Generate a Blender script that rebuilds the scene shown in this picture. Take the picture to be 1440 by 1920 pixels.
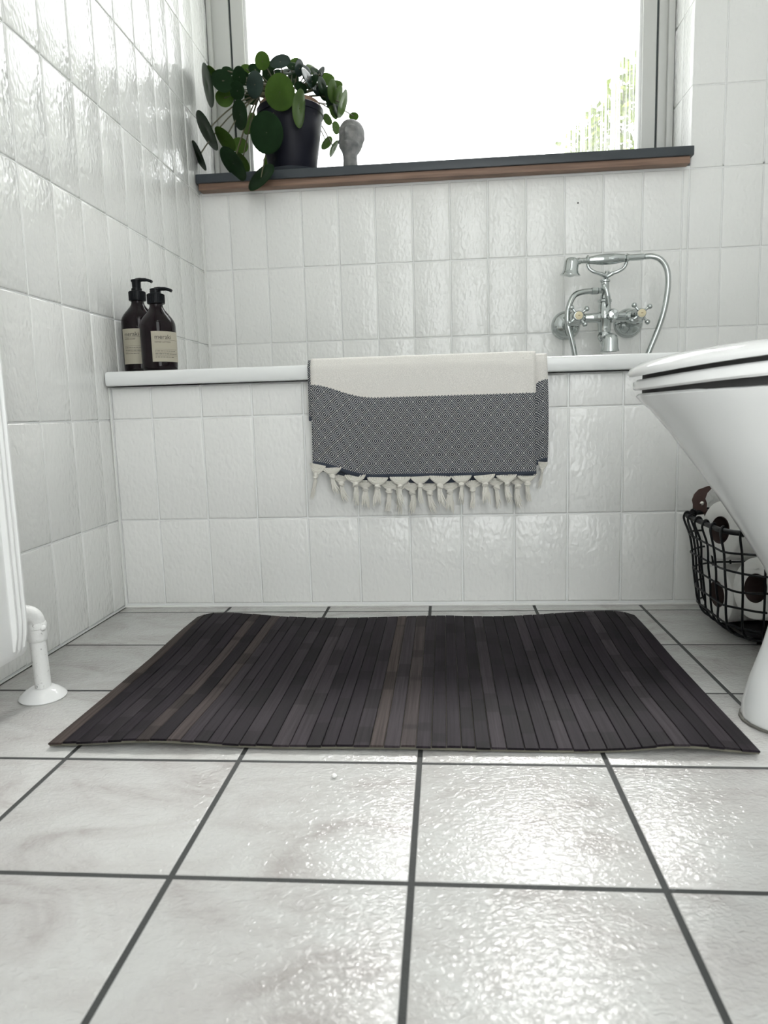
import bpy, bmesh, math, random
from mathutils import Vector, Matrix
for o in list(bpy.data.objects): bpy.data.objects.remove(o)
S = bpy.context.scene
COL = S.collection
R = math.radians
pi = math.pi

# ---------------------------------------------------------------- camera, sky, light, exposure
cam_d = bpy.data.cameras.new('camera'); cam = bpy.data.objects.new('camera', cam_d); COL.objects.link(cam)
P_, Y_, RO_ = 0.136803, -0.08627, -0.028583
fw = Vector((math.sin(Y_)*math.cos(P_), math.cos(Y_)*math.cos(P_), -math.sin(P_)))
rt0 = Vector((math.cos(Y_), -math.sin(Y_), 0)); up0 = rt0.cross(fw)
rt = math.cos(RO_)*rt0 + math.sin(RO_)*up0; up = -math.sin(RO_)*rt0 + math.cos(RO_)*up0
M = Matrix((rt, up, -fw)).transposed().to_4x4(); M.translation = (0.03242, -0.7309, 0.37603)
cam.matrix_world = M
cam_d.sensor_fit = 'VERTICAL'; cam_d.sensor_height = 36; cam_d.lens = 1343.33/1920*36
cam_d.clip_start = 0.02
cam_d.dof.use_dof = True; cam_d.dof.focus_distance = 1.2; cam_d.dof.aperture_fstop = 9.0
S.camera = cam

SKY = 5.2
W = bpy.data.worlds.new('overcast_sky'); S.world = W; W.use_nodes = True
bg = W.node_tree.nodes['Background']; bg.inputs[0].default_value = (0.975, 0.99, 1.0, 1); bg.inputs[1].default_value = SKY
pl = bpy.data.lights.new('window_portal', 'AREA'); pl.shape = 'RECTANGLE'; pl.size = 1.14; pl.size_y = 0.92
pl.cycles.is_portal = True
po = bpy.data.objects.new('window_portal', pl); COL.objects.link(po); po.location = (0.04, 1.53, 1.47); po.rotation_euler = (R(90), 0, 0)
SUN_E = 3.1      # hazy sun behind the overcast, off to the right of the window
sl = bpy.data.lights.new('hazy_sun', 'SUN'); sl.energy = SUN_E; sl.angle = R(10); sl.color = (1, 0.985, 0.96)
so = bpy.data.objects.new('hazy_sun', sl); COL.objects.link(so); so.rotation_euler = Vector((-math.sin(R(10))*math.cos(R(46)), -math.cos(R(10))*math.cos(R(46)), -math.sin(R(46)))).to_track_quat('-Z', 'Y').to_euler()
pl2 = pl.copy(); pl2.size = 0.80; pl2.size_y = 1.95
po2 = bpy.data.objects.new('fill_door_portal', pl2); COL.objects.link(po2); po2.location = (0.30, -1.24, 1.02); po2.rotation_euler = (R(-90), 0, 0)
FILL_LAMP_W = 10.0  # strength of the added ceiling fill light
S.view_settings.view_transform = 'Standard'; S.view_settings.look = 'None'
S.view_settings.gamma = 1.0; S.view_settings.use_curve_mapping = False
S.view_settings.exposure = 0.08

# ---------------------------------------------------------------- material helpers
def nt(m): return m.node_tree.nodes, m.node_tree.links
def mat(name, col, rough=0.5, metal=0.0, spec=0.5, **kw):
    m = bpy.data.materials.new(name); m.use_nodes = True
    b = m.node_tree.nodes['Principled BSDF']
    b.inputs['Base Color'].default_value = (*col, 1); b.inputs['Roughness'].default_value = rough
    b.inputs['Metallic'].default_value = metal; b.inputs['Specular IOR Level'].default_value = spec
    for k, v in kw.items(): b.inputs[k.replace('_', ' ')].default_value = v
    return m
def node(m, t, **kw):
    n = m.node_tree.nodes.new(t)
    for k, v in kw.items(): setattr(n, k, v)
    return n
def bump(m, scale, dist, strength=1.0, detail=2.0, stretch=None, coord='Geometry', rough=0.5, distort=0.0):
    n, l = nt(m)
    tc = node(m, 'ShaderNodeNewGeometry') if coord == 'Geometry' else node(m, 'ShaderNodeTexCoord')
    out = tc.outputs['Position'] if coord == 'Geometry' else tc.outputs[coord]
    if stretch:
        mp = node(m, 'ShaderNodeMapping'); mp.inputs['Scale'].default_value = stretch; l.new(out, mp.inputs[0]); out = mp.outputs[0]
    nz = node(m, 'ShaderNodeTexNoise'); nz.inputs['Scale'].default_value = scale; nz.inputs['Detail'].default_value = detail
    nz.inputs['Roughness'].default_value = rough; nz.inputs['Distortion'].default_value = distort
    l.new(out, nz.inputs['Vector'])
    bp = node(m, 'ShaderNodeBump'); bp.inputs['Strength'].default_value = strength; bp.inputs['Distance'].default_value = dist
    l.new(nz.outputs[0], bp.inputs['Height'])
    b = n['Principled BSDF']
    prev = b.inputs['Normal'].links[0].from_socket if b.inputs['Normal'].links else None
    if prev: l.new(prev, bp.inputs['Normal'])
    l.new(bp.outputs[0], b.inputs['Normal'])
    return nz
def colvar(m, scale, stops, detail=3.0, stretch=None, coord='Geometry', rough=0.5, distort=0.0, rand=False):
    n, l = nt(m)
    tc = node(m, 'ShaderNodeNewGeometry') if coord == 'Geometry' else node(m, 'ShaderNodeTexCoord')
    out = tc.outputs['Position'] if coord == 'Geometry' else tc.outputs[coord]
    if rand:
        oi = node(m, 'ShaderNodeObjectInfo'); ml = node(m, 'ShaderNodeVectorMath', operation='SCALE')
        cb = node(m, 'ShaderNodeCombineXYZ')
        for i in range(3): l.new(oi.outputs['Random'], cb.inputs[i])
        l.new(cb.outputs[0], ml.inputs[0]); ml.inputs['Scale'].default_value = 37.0
        ad = node(m, 'ShaderNodeVectorMath', operation='ADD'); l.new(out, ad.inputs[0]); l.new(ml.outputs[0], ad.inputs[1]); out = ad.outputs[0]
    if stretch:
        mp = node(m, 'ShaderNodeMapping'); mp.inputs['Scale'].default_value = stretch; l.new(out, mp.inputs[0]); out = mp.outputs[0]
    nz = node(m, 'ShaderNodeTexNoise'); nz.inputs['Scale'].default_value = scale; nz.inputs['Detail'].default_value = detail
    nz.inputs['Roughness'].default_value = rough; nz.inputs['Distortion'].default_value = distort
    l.new(out, nz.inputs['Vector'])
    cr = node(m, 'ShaderNodeValToRGB'); e = cr.color_ramp.elements
    while len(e) < len(stops): e.new(0.5)
    for el, (p, c) in zip(e, stops): el.position = p; el.color = (*c, 1)
    l.new(nz.outputs[0], cr.inputs[0]); l.new(cr.outputs[0], n['Principled BSDF'].inputs['Base Color'])
    return cr

# ---------------------------------------------------------------- mesh helpers
class MB:
    def __init__(s): s.v = []; s.f = []
    def add(s, vs, fs):
        o = len(s.v); s.v += [tuple(v) for v in vs]; s.f += [tuple(i+o for i in f) for f in fs]
    def box(s, a, b):
        (x0, y0, z0), (x1, y1, z1) = a, b
        s.add([(x0,y0,z0),(x1,y0,z0),(x1,y1,z0),(x0,y1,z0),(x0,y0,z1),(x1,y0,z1),(x1,y1,z1),(x0,y1,z1)],
              [(0,3,2,1),(4,5,6,7),(0,1,5,4),(1,2,6,5),(2,3,7,6),(3,0,4,7)])
    def cbox(s, a, b, c=0.002):      # chamfered box
        bm = bmesh.new(); bmesh.ops.create_cube(bm, size=1)
        for v in bm.verts:
            v.co = Vector([(a[i]+b[i])/2 + v.co[i]*(b[i]-a[i]) for i in range(3)])
        bmesh.ops.bevel(bm, geom=bm.edges[:], offset=c, segments=2, profile=0.6, affect='EDGES')
        bm.verts.index_update()
        s.add([v.co[:] for v in bm.verts], [tuple(v.index for v in f.verts) for f in bm.faces]); bm.free()
    def rings(s, rings, closed=True, cap0=False, cap1=False, loop=False):
        n = len(rings[0]); vs = [p for r in rings for p in r]; fs = []
        m = len(rings)
        for i in range(m if loop else m-1):
            for j in range(n if closed else n-1):
                k = (j+1) % n; i2 = (i+1) % m
                fs.append((i*n+j, i*n+k, i2*n+k, i2*n+j))
        if cap0: fs.append(tuple(range(n))[::-1])
        if cap1: fs.append(tuple(range((m-1)*n, m*n)))
        s.add(vs, fs)
    def lathe(s, prof, c=(0,0,0), n=32, ax=None, cap0=False, cap1=False, sx=1.0, sy=1.0):
        # prof: list of (r, h) along axis ax from c
        A = Vector(ax or (0,0,1)).normalized()
        u = Vector((1,0,0)) if abs(A.x) < 0.9 else Vector((0,1,0))
        u = (u - A*u.dot(A)).normalized(); w = A.cross(u)
        C = Vector(c)
        s.rings([[C + A*h + u*(r*sx*math.cos(2*pi*j/n)) + w*(r*sy*math.sin(2*pi*j/n)) for j in range(n)] for r, h in prof], True, cap0, cap1)
    def tube(s, path, rad, n=8, cap=True, closed=False):
        P = [Vector(p) for p in path]; m = len(P)
        rr = rad if isinstance(rad, (list, tuple)) else [rad]*m
        T = []
        for i in range(m):
            a = P[(i-1) % m] if (closed or i > 0) else P[i]; b = P[(i+1) % m] if (closed or i < m-1) else P[i]
            T.append((b-a).normalized())
        u = Vector((0,0,1)) if abs(T[0].z) < 0.9 else Vector((1,0,0))
        rings = []
        for i in range(m):
            u = (u - T[i]*u.dot(T[i])).normalized(); w = T[i].cross(u)
            rings.append([P[i] + (u*math.cos(2*pi*j/n) + w*math.sin(2*pi*j/n))*rr[i] for j in range(n)])
        s.rings(rings, True, cap and not closed, cap and not closed, closed)
    def sphere(s, c, r, n=12, m=8, sc=(1,1,1)):
        s.rings([[(c[0]+sc[0]*r*math.sin(pi*i/m)*math.cos(2*pi*j/n), c[1]+sc[1]*r*math.sin(pi*i/m)*math.sin(2*pi*j/n), c[2]-sc[2]*r*math.cos(pi*i/m)) for j in range(n)] for i in [0.02]+list(range(1, m))+[m-0.02]], True, True, True)
    def mesh(s, name, m, smooth=True, angle=40):
        me = bpy.data.meshes.new(name); me.from_pydata(s.v, [], s.f)
        bm = bmesh.new(); bm.from_mesh(me); bmesh.ops.recalc_face_normals(bm, faces=bm.faces[:])
        if smooth:
            for f in bm.faces: f.smooth = True
            for e in bm.edges:
                if len(e.link_faces) == 2 and e.calc_face_angle(0) > R(angle): e.smooth = False
        bm.to_mesh(me); bm.free()
        if m: me.materials.append(m)
        return me
    def build(s, name, m, parent=None, smooth=True, angle=40, loc=None):
        return link(name, s.mesh(name, m, smooth, angle), parent, loc)
def link(name, me, parent=None, loc=None):
    o = bpy.data.objects.new(name, me); COL.objects.link(o)
    if parent:
        o.parent = parent
        t = Vector(WLOC.get(parent.name, (0,0,0)))
        if loc is None: o.location = -t       # meshes are written in world coordinates
        else: o.location = Vector(loc) - t
        WLOC[o.name] = Vector(loc) if loc is not None else Vector((0,0,0))
    else:
        o.location = loc or (0,0,0); WLOC[o.name] = Vector(o.location)
    return o
WLOC = {}
def thing(name, loc, label, cat, group=None):
    o = bpy.data.objects.new(name, None); COL.objects.link(o); o.location = loc; o.empty_display_size = 0.05
    WLOC[o.name] = Vector(loc); return tag(o, label, cat, group)
def tag(o, label=None, cat=None, group=None, kind=None):
    if label: o['label'] = label
    if cat: o['category'] = cat
    if group: o['group'] = group
    if kind: o['kind'] = kind
    return o
def copytree(src, loc, label, group=None):
    r = src.copy(); COL.objects.link(r); r.location = loc; r['label'] = label
    if group: r['group'] = group
    for ch in list(src.children):
        c = ch.copy(); COL.objects.link(c); c.parent = r
        for g in list(ch.children):
            d = g.copy(); COL.objects.link(d); d.parent = c
    return r
def bez(a, b, c, n=10):
    a, b, c = Vector(a), Vector(b), Vector(c)
    return [a*(1-t)**2 + b*2*t*(1-t) + c*t*t for t in [i/n for i in range(n+1)]]
def catmull(pts, n=6, closed=False):
    P = [Vector(p) for p in pts]; m = len(P); out = []
    for i in range(m if closed else m-1):
        p0 = P[i-1] if (closed or i > 0) else P[i]; p1 = P[i]; p2 = P[(i+1) % m]; p3 = P[(i+2) % m] if (closed or i < m-2) else P[i+1]
        for k in range(n):
            t = k/n
            out.append(0.5*((2*p1) + (p2-p0)*t + (2*p0-5*p1+4*p2-p3)*t*t + (3*p1-p0-3*p2+p3)*t**3))
    if not closed: out.append(P[-1])
    return out
def rrect(x0, x1, y0, y1, r, z, n=8):
    out = []
    for cx, cy, a0 in ((x1-r, y1-r, 0), (x0+r, y1-r, 90), (x0+r, y0+r, 180), (x1-r, y0+r, 270)):
        for i in range(n+1):
            a = R(a0 + 90*i/n); out.append(Vector((cx + r*math.cos(a), cy + r*math.sin(a), z)))
    return out
rnd = random.Random(7)

# ---------------------------------------------------------------- materials
WH = (0.80, 0.803, 0.78)
M_tile = mat('glazed_white_wall_tile', WH, 0.12, 0.0, 0.5)
colvar(M_tile, 2.2, [(0.3, (0.79, 0.793, 0.77)), (0.7, (0.815, 0.817, 0.797))])
bump(M_tile, 55, 0.0030, 0.40, 1.0, distort=0.3)
bump(M_tile, 150, 0.0022, 0.5, 0.5, (1.0, 1.0, 0.6), distort=0.4)
M_grout = mat('painted_white_grout', (0.82, 0.83, 0.82), 0.5)
M_plaster = mat('white_painted_plaster', (0.84, 0.845, 0.83), 0.6); bump(M_plaster, 150, 0.0006, 0.3)
M_ceil = mat('white_ceiling_paint', (0.87, 0.87, 0.86), 0.7); bump(M_ceil, 120, 0.0006, 0.3)
M_floor = mat('pale_marbled_floor_tile', (0.6, 0.61, 0.6), 0.17)
colvar(M_floor, 9, [(0.30, (0.37, 0.35, 0.335)), (0.43, (0.47, 0.46, 0.445)), (0.60, (0.525, 0.527, 0.512))], 6, (1.0, 1.6, 1.0), rough=0.62, distort=0.9, rand=True)
bump(M_floor, 120, 0.0022, 0.55, 3, (1.0, 1.5, 1.0), distort=1.2)
bump(M_floor, 320, 0.0005, 0.35, 1)
M_fgrout = mat('dark_grey_floor_grout', (0.045, 0.048, 0.047), 0.8); bump(M_fgrout, 600, 0.001, 0.6)
M_acryl = mat('white_bath_enamel', (0.78, 0.795, 0.785), 0.2)
M_sil = mat('white_sealant', (0.78, 0.785, 0.76), 0.45)
M_ceram = mat('white_glazed_ceramic', (0.80, 0.81, 0.80), 0.08)
bump(M_ceram, 14, 0.0004, 0.2)
M_seat = mat('white_gloss_seat_plastic', (0.82, 0.825, 0.82), 0.1)
M_rubber_gap = mat('dark_rubber_and_gap_shade', (0.02, 0.02, 0.02), 0.6)  # rubber of the bumpers, also the painted shade in the seat gaps
M_radi = mat('white_radiator_enamel', (0.82, 0.825, 0.815), 0.28)
M_pipe = mat('brush_painted_pipe', (0.80, 0.805, 0.79), 0.4); bump(M_pipe, 180, 0.0015, 0.5)
cr = colvar(M_pipe, 220, [(0.26, (0.35, 0.35, 0.33)), (0.36, (0.80, 0.805, 0.79))])
M_frame = mat('pale_grey_window_paint', (0.56, 0.565, 0.54), 0.4)
M_gasket = mat('black_window_gasket', (0.03, 0.04, 0.04), 0.6)
M_slate = mat('dark_slate_sill_paint', (0.034, 0.042, 0.05), 0.42); bump(M_slate, 90, 0.0008, 0.3)
M_wood = mat('brown_sill_wood', (0.2, 0.12, 0.08), 0.55)
colvar(M_wood, 12, [(0.3, (0.13, 0.075, 0.05)), (0.7, (0.30, 0.19, 0.135))], 4, (0.35, 3.0, 9.0), rough=0.6)
M_chrome = mat('polished_chrome', (0.52, 0.55, 0.545), 0.06, 1.0)
M_hose = mat('ribbed_chrome_hose', (0.50, 0.53, 0.52), 0.2, 1.0)
n, l = nt(M_hose)
M_cap = mat('cream_tap_cap', (0.72, 0.64, 0.43), 0.3)
M_capmark = mat('brown_cap_mark', (0.25, 0.15, 0.06), 0.4)
M_black = mat('black_pump_plastic', (0.004, 0.005, 0.007), 0.35, 0.0, 0.2)
M_amber = mat('dark_amber_bottle', (0.006, 0.0025, 0.004), 0.06, 0.0, 0.22)
M_label = mat('kraft_paper_label', (0.42, 0.39, 0.31), 0.7)
M_ink = mat('black_label_ink', (0.03, 0.028, 0.028), 0.7)
M_pot = mat('black_plastic_pot', (0.006, 0.0065, 0.013), 0.45, 0.0, 0.25)
colvar(M_pot, 45, [(0.64, (0.006, 0.0065, 0.014)), (0.78, (0.03, 0.03, 0.038))])
M_terra = mat('brown_inner_pot', (0.26, 0.16, 0.10), 0.7)
M_soil = mat('dark_potting_soil', (0.03, 0.022, 0.016), 0.95); bump(M_soil, 120, 0.004, 1)
M_saucer = mat('dark_glazed_saucer', (0.09, 0.10, 0.115), 0.15)
M_stone = mat('grey_stone_head', (0.2, 0.2, 0.2), 0.75); bump(M_stone, 260, 0.0008, 0.6)
colvar(M_stone, 60, [(0.3, (0.14, 0.145, 0.145)), (0.7, (0.25, 0.245, 0.24))])
M_wire = mat('black_powder_coated_wire', (0.005, 0.0055, 0.007), 0.42, 0.0, 0.3)
M_liner = mat('black_basket_floor', (0.012, 0.012, 0.014), 0.8)
M_leather = mat('dark_brown_leather', (0.05, 0.022, 0.018), 0.5); bump(M_leather, 300, 0.0006, 0.5)
M_rivet = mat('bright_rivet', (0.7, 0.68, 0.64), 0.25, 1.0)
M_paper = mat('white_toilet_paper', (0.78, 0.775, 0.75), 0.9); bump(M_paper, 420, 0.0006, 0.4)
M_core = mat('brown_cardboard_core', (0.075, 0.05, 0.045), 0.9)
M_cord = mat('cream_cotton_cord', (0.70, 0.68, 0.62), 0.9); bump(M_cord, 900, 0.0008, 0.6)
M_crumb = mat('white_crumb', (0.85, 0.85, 0.83), 0.6)
M_backing = mat('khaki_mat_backing', (0.13, 0.125, 0.095), 0.9); bump(M_backing, 700, 0.0006, 0.5)
M_shrub = mat('garden_leaf_green', (0.15, 0.20, 0.02), 0.6, 0.0, 0.2)
M_fill_lamp = mat('fill_lamp_opal_glass', (0.9, 0.9, 0.88), 0.3)
M_speck = mat('dark_speck', (0.05, 0.05, 0.05), 0.8)

# bamboo slats: each slat its own tone, lengthwise grain and nodes
M_slat = mat('stained_bamboo_slat', (0.03, 0.025, 0.03), 0.65, 0.0, 0.13)
n, l = nt(M_slat); bs = n['Principled BSDF']
oi = node(M_slat, 'ShaderNodeObjectInfo'); ge = node(M_slat, 'ShaderNodeNewGeometry')
mp = node(M_slat, 'ShaderNodeMapping'); mp.inputs['Scale'].default_value = (420, 9, 60); l.new(ge.outputs['Position'], mp.inputs[0])
nz = node(M_slat, 'ShaderNodeTexNoise'); nz.inputs['Scale'].default_value = 1; nz.inputs['Detail'].default_value = 4; l.new(mp.outputs[0], nz.inputs['Vector'])
# node bands: a step of noise along y, different per slat
sp = node(M_slat, 'ShaderNodeSeparateXYZ'); l.new(ge.outputs['Position'], sp.inputs[0])
ma = node(M_slat, 'ShaderNodeMath', operation='MULTIPLY_ADD'); l.new(oi.outputs['Random'], ma.inputs[0]); ma.inputs[1].default_value = 61.0; l.new(sp.outputs['Y'], ma.inputs[2])
wn = node(M_slat, 'ShaderNodeTexNoise', noise_dimensions='1D'); wn.inputs['Scale'].default_value = 11.0; wn.inputs['Detail'].default_value = 0; l.new(ma.outputs[0], wn.inputs['W'])
c1 = node(M_slat, 'ShaderNodeValToRGB'); e = c1.color_ramp.elements
e[0].position = 0.0; e[0].color = (0.007, 0.005, 0.0075, 1); e[1].position = 1.0; e[1].color = (0.050, 0.038, 0.034, 1)
e.new(0.45).color = (0.014, 0.0105, 0.0145, 1); e.new(0.85).color = (0.030, 0.0245, 0.029, 1)
l.new(oi.outputs['Random'], c1.inputs[0])
g1 = node(M_slat, 'ShaderNodeMapRange'); g1.inputs[1].default_value = 0.3; g1.inputs[2].default_value = 0.7; g1.inputs[3].default_value = 0.62; g1.inputs[4].default_value = 1.45; l.new(nz.outputs[0], g1.inputs[0])
g2 = node(M_slat, 'ShaderNodeMapRange'); g2.inputs[1].default_value = 0.40; g2.inputs[2].default_value = 0.42; g2.inputs[3].default_value = 0.6; g2.inputs[4].default_value = 1.08; l.new(wn.outputs[0], g2.inputs[0])
m1 = node(M_slat, 'ShaderNodeMath', operation='MULTIPLY'); l.new(g1.outputs[0], m1.inputs[0]); l.new(g2.outputs[0], m1.inputs[1])
mx = node(M_slat, 'ShaderNodeVectorMath', operation='SCALE'); l.new(c1.outputs[0], mx.inputs[0]); l.new(m1.outputs[0], mx.inputs['Scale'])
l.new(mx.outputs[0], bs.inputs['Base Color'])
bp = node(M_slat, 'ShaderNodeBump'); bp.inputs['Strength'].default_value = 0.35; bp.inputs['Distance'].default_value = 0.0006; l.new(nz.outputs[0], bp.inputs['Height']); l.new(bp.outputs[0], bs.inputs['Normal'])

# towel: cream cloth with a woven navy diamond band (v = metres up from the hem)
M_towel = mat('cream_and_navy_woven_cotton', (0.7, 0.68, 0.64), 0.9)
n, l = nt(M_towel); bs = n['Principled BSDF']
def fm(op, a, b=None, c=None):
    q = node(M_towel, 'ShaderNodeMath', operation=op)
    for i, x in enumerate((a, b, c)):
        if x is None: continue
        if isinstance(x, (int, float)): q.inputs[i].default_value = x
        else: l.new(x, q.inputs[i])
    return q.outputs[0]
uv = node(M_towel, 'ShaderNodeUVMap'); sp = node(M_towel, 'ShaderNodeSeparateXYZ'); l.new(uv.outputs[0], sp.inputs[0])
U, V = sp.outputs['X'], sp.outputs['Y']
u_, v_ = fm('DIVIDE', U, 0.0237), fm('DIVIDE', V, 0.0282)
A_, B_ = fm('FRACT', fm('ADD', u_, v_)), fm('FRACT', fm('SUBTRACT', u_, v_))
md = fm('MAXIMUM', fm('ABSOLUTE', fm('SUBTRACT', A_, 0.5)), fm('ABSOLUTE', fm('SUBTRACT', B_, 0.5)))
cr = node(M_towel, 'ShaderNodeValToRGB'); cr.color_ramp.interpolation = 'CONSTANT'
e = cr.color_ramp.elements
stops = [(0.0, 1), (0.055, 0), (0.165, 1), (0.225, 0), (0.325, 1), (0.375, 0), (0.468, 1)]
while len(e) < len(stops): e.new(0.5)
for el, (p_, c_) in zip(e, stops): el.position = p_; el.color = (c_, c_, c_, 1)
l.new(md, cr.inputs[0])
weave = node(M_towel, 'ShaderNodeTexNoise'); weave.inputs['Scale'].default_value = 900; weave.inputs['Detail'].default_value = 1
ge = node(M_towel, 'ShaderNodeNewGeometry'); l.new(ge.outputs['Position'], weave.inputs['Vector'])
edge = fm('ADD', 0.150, fm('MULTIPLY', fm('ABSOLUTE', fm('SUBTRACT', fm('FRACT', fm('DIVIDE', U, 0.0059)), 0.5)), 0.004))
inband = fm('LESS_THAN', V, edge); hem = fm('LESS_THAN', V, 0.008)
mA = node(M_towel, 'ShaderNodeMix', data_type='RGBA'); l.new(cr.outputs[0], mA.inputs['Factor'])
mA.inputs['A'].default_value = (0.017, 0.021, 0.034, 1); mA.inputs['B'].default_value = (0.47, 0.48, 0.48, 1)
mB = node(M_towel, 'ShaderNodeMix', data_type='RGBA'); l.new(hem, mB.inputs['Factor']); l.new(mA.outputs['Result'], mB.inputs['A']); mB.inputs['B'].default_value = (0.045, 0.055, 0.078, 1)
mC = node(M_towel, 'ShaderNodeMix', data_type='RGBA'); l.new(inband, mC.inputs['Factor']); mC.inputs['A'].default_value = (0.70, 0.68, 0.64, 1); l.new(mB.outputs['Result'], mC.inputs['B'])
mr = node(M_towel, 'ShaderNodeMapRange'); mr.inputs[1].default_value = 0.25; mr.inputs[2].default_value = 0.75; mr.inputs[3].default_value = 0.85; mr.inputs[4].default_value = 1.1; l.new(weave.outputs[0], mr.inputs[0])
sc_ = node(M_towel, 'ShaderNodeVectorMath', operation='SCALE'); l.new(mC.outputs['Result'], sc_.inputs[0]); l.new(mr.outputs[0], sc_.inputs['Scale'])
l.new(sc_.outputs[0], bs.inputs['Base Color'])
bp = node(M_towel, 'ShaderNodeBump'); bp.inputs['Strength'].default_value = 0.6; bp.inputs['Distance'].default_value = 0.0008; l.new(weave.outputs[0], bp.inputs['Height']); l.new(bp.outputs[0], bs.inputs['Normal'])

# leaves: waxy, light passes through
def leafmat(name, col, tcol, tr, rough=0.28):
    m = mat(name, col, rough, 0.0, 0.2 if tr < 0.23 else 0.05); n, l = nt(m)
    colvar(m, 30, [(0.35, tuple(c*0.8 for c in col)), (0.7, tuple(c*1.2 for c in col))])
    t = node(m, 'ShaderNodeBsdfTranslucent'); t.inputs[0].default_value = (*tcol, 1)
    x = node(m, 'ShaderNodeMixShader'); x.inputs[0].default_value = tr
    l.new(n['Principled BSDF'].outputs[0], x.inputs[1]); l.new(t.outputs[0], x.inputs[2]); l.new(x.outputs[0], n['Material Output'].inputs[0])
    return m
M_leaf = [leafmat('bright_leaf', (0.085, 0.15, 0.035), (0.12, 0.19, 0.035), 0.42),
          leafmat('deep_green_leaf', (0.018, 0.042, 0.018), (0.035, 0.07, 0.015), 0.3),
          leafmat('grey_green_glossy_leaf', (0.03, 0.05, 0.042), (0.02, 0.035, 0.02), 0.2, 0.22)]
M_stalk = mat('brown_green_leaf_stalk', (0.09, 0.085, 0.045), 0.5)

# frosted, vertically streaked window glass
M_pane = bpy.data.materials.new('streaked_frosted_glass'); M_pane.use_nodes = True
n, l = nt(M_pane); n.remove(n['Principled BSDF'])
ge = node(M_pane, 'ShaderNodeNewGeometry'); mp = node(M_pane, 'ShaderNodeMapping'); mp.inputs['Scale'].default_value = (420, 1, 5); l.new(ge.outputs['Position'], mp.inputs[0])
nz = node(M_pane, 'ShaderNodeTexNoise'); nz.inputs['Scale'].default_value = 1; nz.inputs['Detail'].default_value = 3; l.new(mp.outputs[0], nz.inputs['Vector'])
mr = node(M_pane, 'ShaderNodeMapRange'); mr.inputs[1].default_value = 0.45; mr.inputs[2].default_value = 0.62; mr.inputs[3].default_value = 0.04; mr.inputs[4].default_value = 0.30; l.new(nz.outputs[0], mr.inputs[0])
tp = node(M_pane, 'ShaderNodeBsdfTransparent'); tl = node(M_pane, 'ShaderNodeBsdfTranslucent'); tl.inputs[0].default_value = (0.95, 0.97, 0.96, 1)
mx = node(M_pane, 'ShaderNodeMixShader'); l.new(mr.outputs[0], mx.inputs[0]); l.new(tp.outputs[0], mx.inputs[1]); l.new(tl.outputs[0], mx.inputs[2])
gl = node(M_pane, 'ShaderNodeBsdfGlossy'); gl.inputs['Roughness'].default_value = 0.15

mx2 = node(M_pane, 'ShaderNodeMixShader'); mx2.inputs[0].default_value = 0.03; l.new(mx.outputs[0], mx2.inputs[1]); l.new(gl.outputs[0], mx2.inputs[2])
l.new(mx2.outputs[0], n['Material Output'].inputs[0])

M_dpane = bpy.data.materials.new('fill_door_glass'); M_dpane.use_nodes = True
n, l = nt(M_dpane); n.remove(n['Principled BSDF'])
tl = node(M_dpane, 'ShaderNodeBsdfTranslucent'); tl.inputs[0].default_value = (0.85, 0.86, 0.85, 1)
l.new(tl.outputs[0], n['Material Output'].inputs[0])

# ================================================================ SETTING
XL, XR, YP, YB, YF, ZC = -0.62, 0.98, 0.64, 1.276, -1.20, 2.35
def wall(name, boxes, m=M_grout, label=None):
    b = MB()
    for a, c in boxes: b.box(a, c)
    return tag(b.build(name, m, smooth=False), kind='structure')
D = 0.005   # tile relief in front of the mortar bed
TILES = {}
def tile_mesh(w, h, t, bev, m, key):
    k = (round(w, 4), round(h, 4), key)
    if k in TILES: return TILES[k]
    x0, x1, y0, y1 = 0, w, 0, h
    b = MB(); c = bev
    vs = []
    for z, i in ((-t, 0), (-c*0.6, 0), (-c*0.15, c*0.45), (0, c)):
        vs.append([(x0+i, y0+i, z), (x1-i, y0+i, z), (x1-i, y1-i, z), (x0+i, y1-i, z)])
    b.rings(vs, True, False, True)
    TILES[k] = b.mesh('tile', m, True, 50)
    return TILES[k]
def tiles(parent, us, vs, frame, m, gap, bev, t, key, jit=0.0):
    # frame: matrix whose columns are u, v, outward normal and origin
    for i in range(len(us)-1):
        for j in range(len(vs)-1):
            a, b_, c, d = us[i], us[i+1], vs[j], vs[j+1]
            w, h = b_-a-gap, d-c-gap
            if w < 0.006 or h < 0.006: continue
            o = bpy.data.objects.new('tile', tile_mesh(w, h, t, bev, m, key)); COL.objects.link(o)
            o.parent = parent
            mt = frame @ Matrix.Translation((a+gap/2, c+gap/2, 0))
            if jit: mt = mt @ Matrix.Rotation(rnd.gauss(0, jit), 4, 'X') @ Matrix.Rotation(rnd.gauss(0, jit), 4, 'Y')
            o.matrix_local = mt
def cuts(lo, hi, off, step):
    k = math.ceil((lo-off)/step - 1e-6); out = [lo]
    while off + k*step < hi - 1e-6:
        if off + k*step > lo + 1e-4: out.append(off + k*step)
        k += 1
    return out + [hi]
def frame(u, v, nrm, o): 
    mm = Matrix((u, v, nrm)).transposed().to_4x4(); mm.translation = o; return mm
X, Y, Z = Vector((1,0,0)), Vector((0,1,0)), Vector((0,0,1))

# floor: dark bed with 20 cm tiles
floor = wall('floor', [((XL-0.2, YF-0.1, -0.06), (XR+0.1, YB, -0.0006))], M_fgrout)
ux = [XL+0.001] + [x for x in cuts(-0.5, XR, 0, 0.2) if -0.45 < x < XR] + [XR]
tiles(floor, ux, cuts(YF, YP+0.004, 0, 0.2), frame(X, Y, Z, (0,0,0)), M_floor, 0.0052, 0.0012, 0.006, 'floor', 0.0004)

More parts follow.
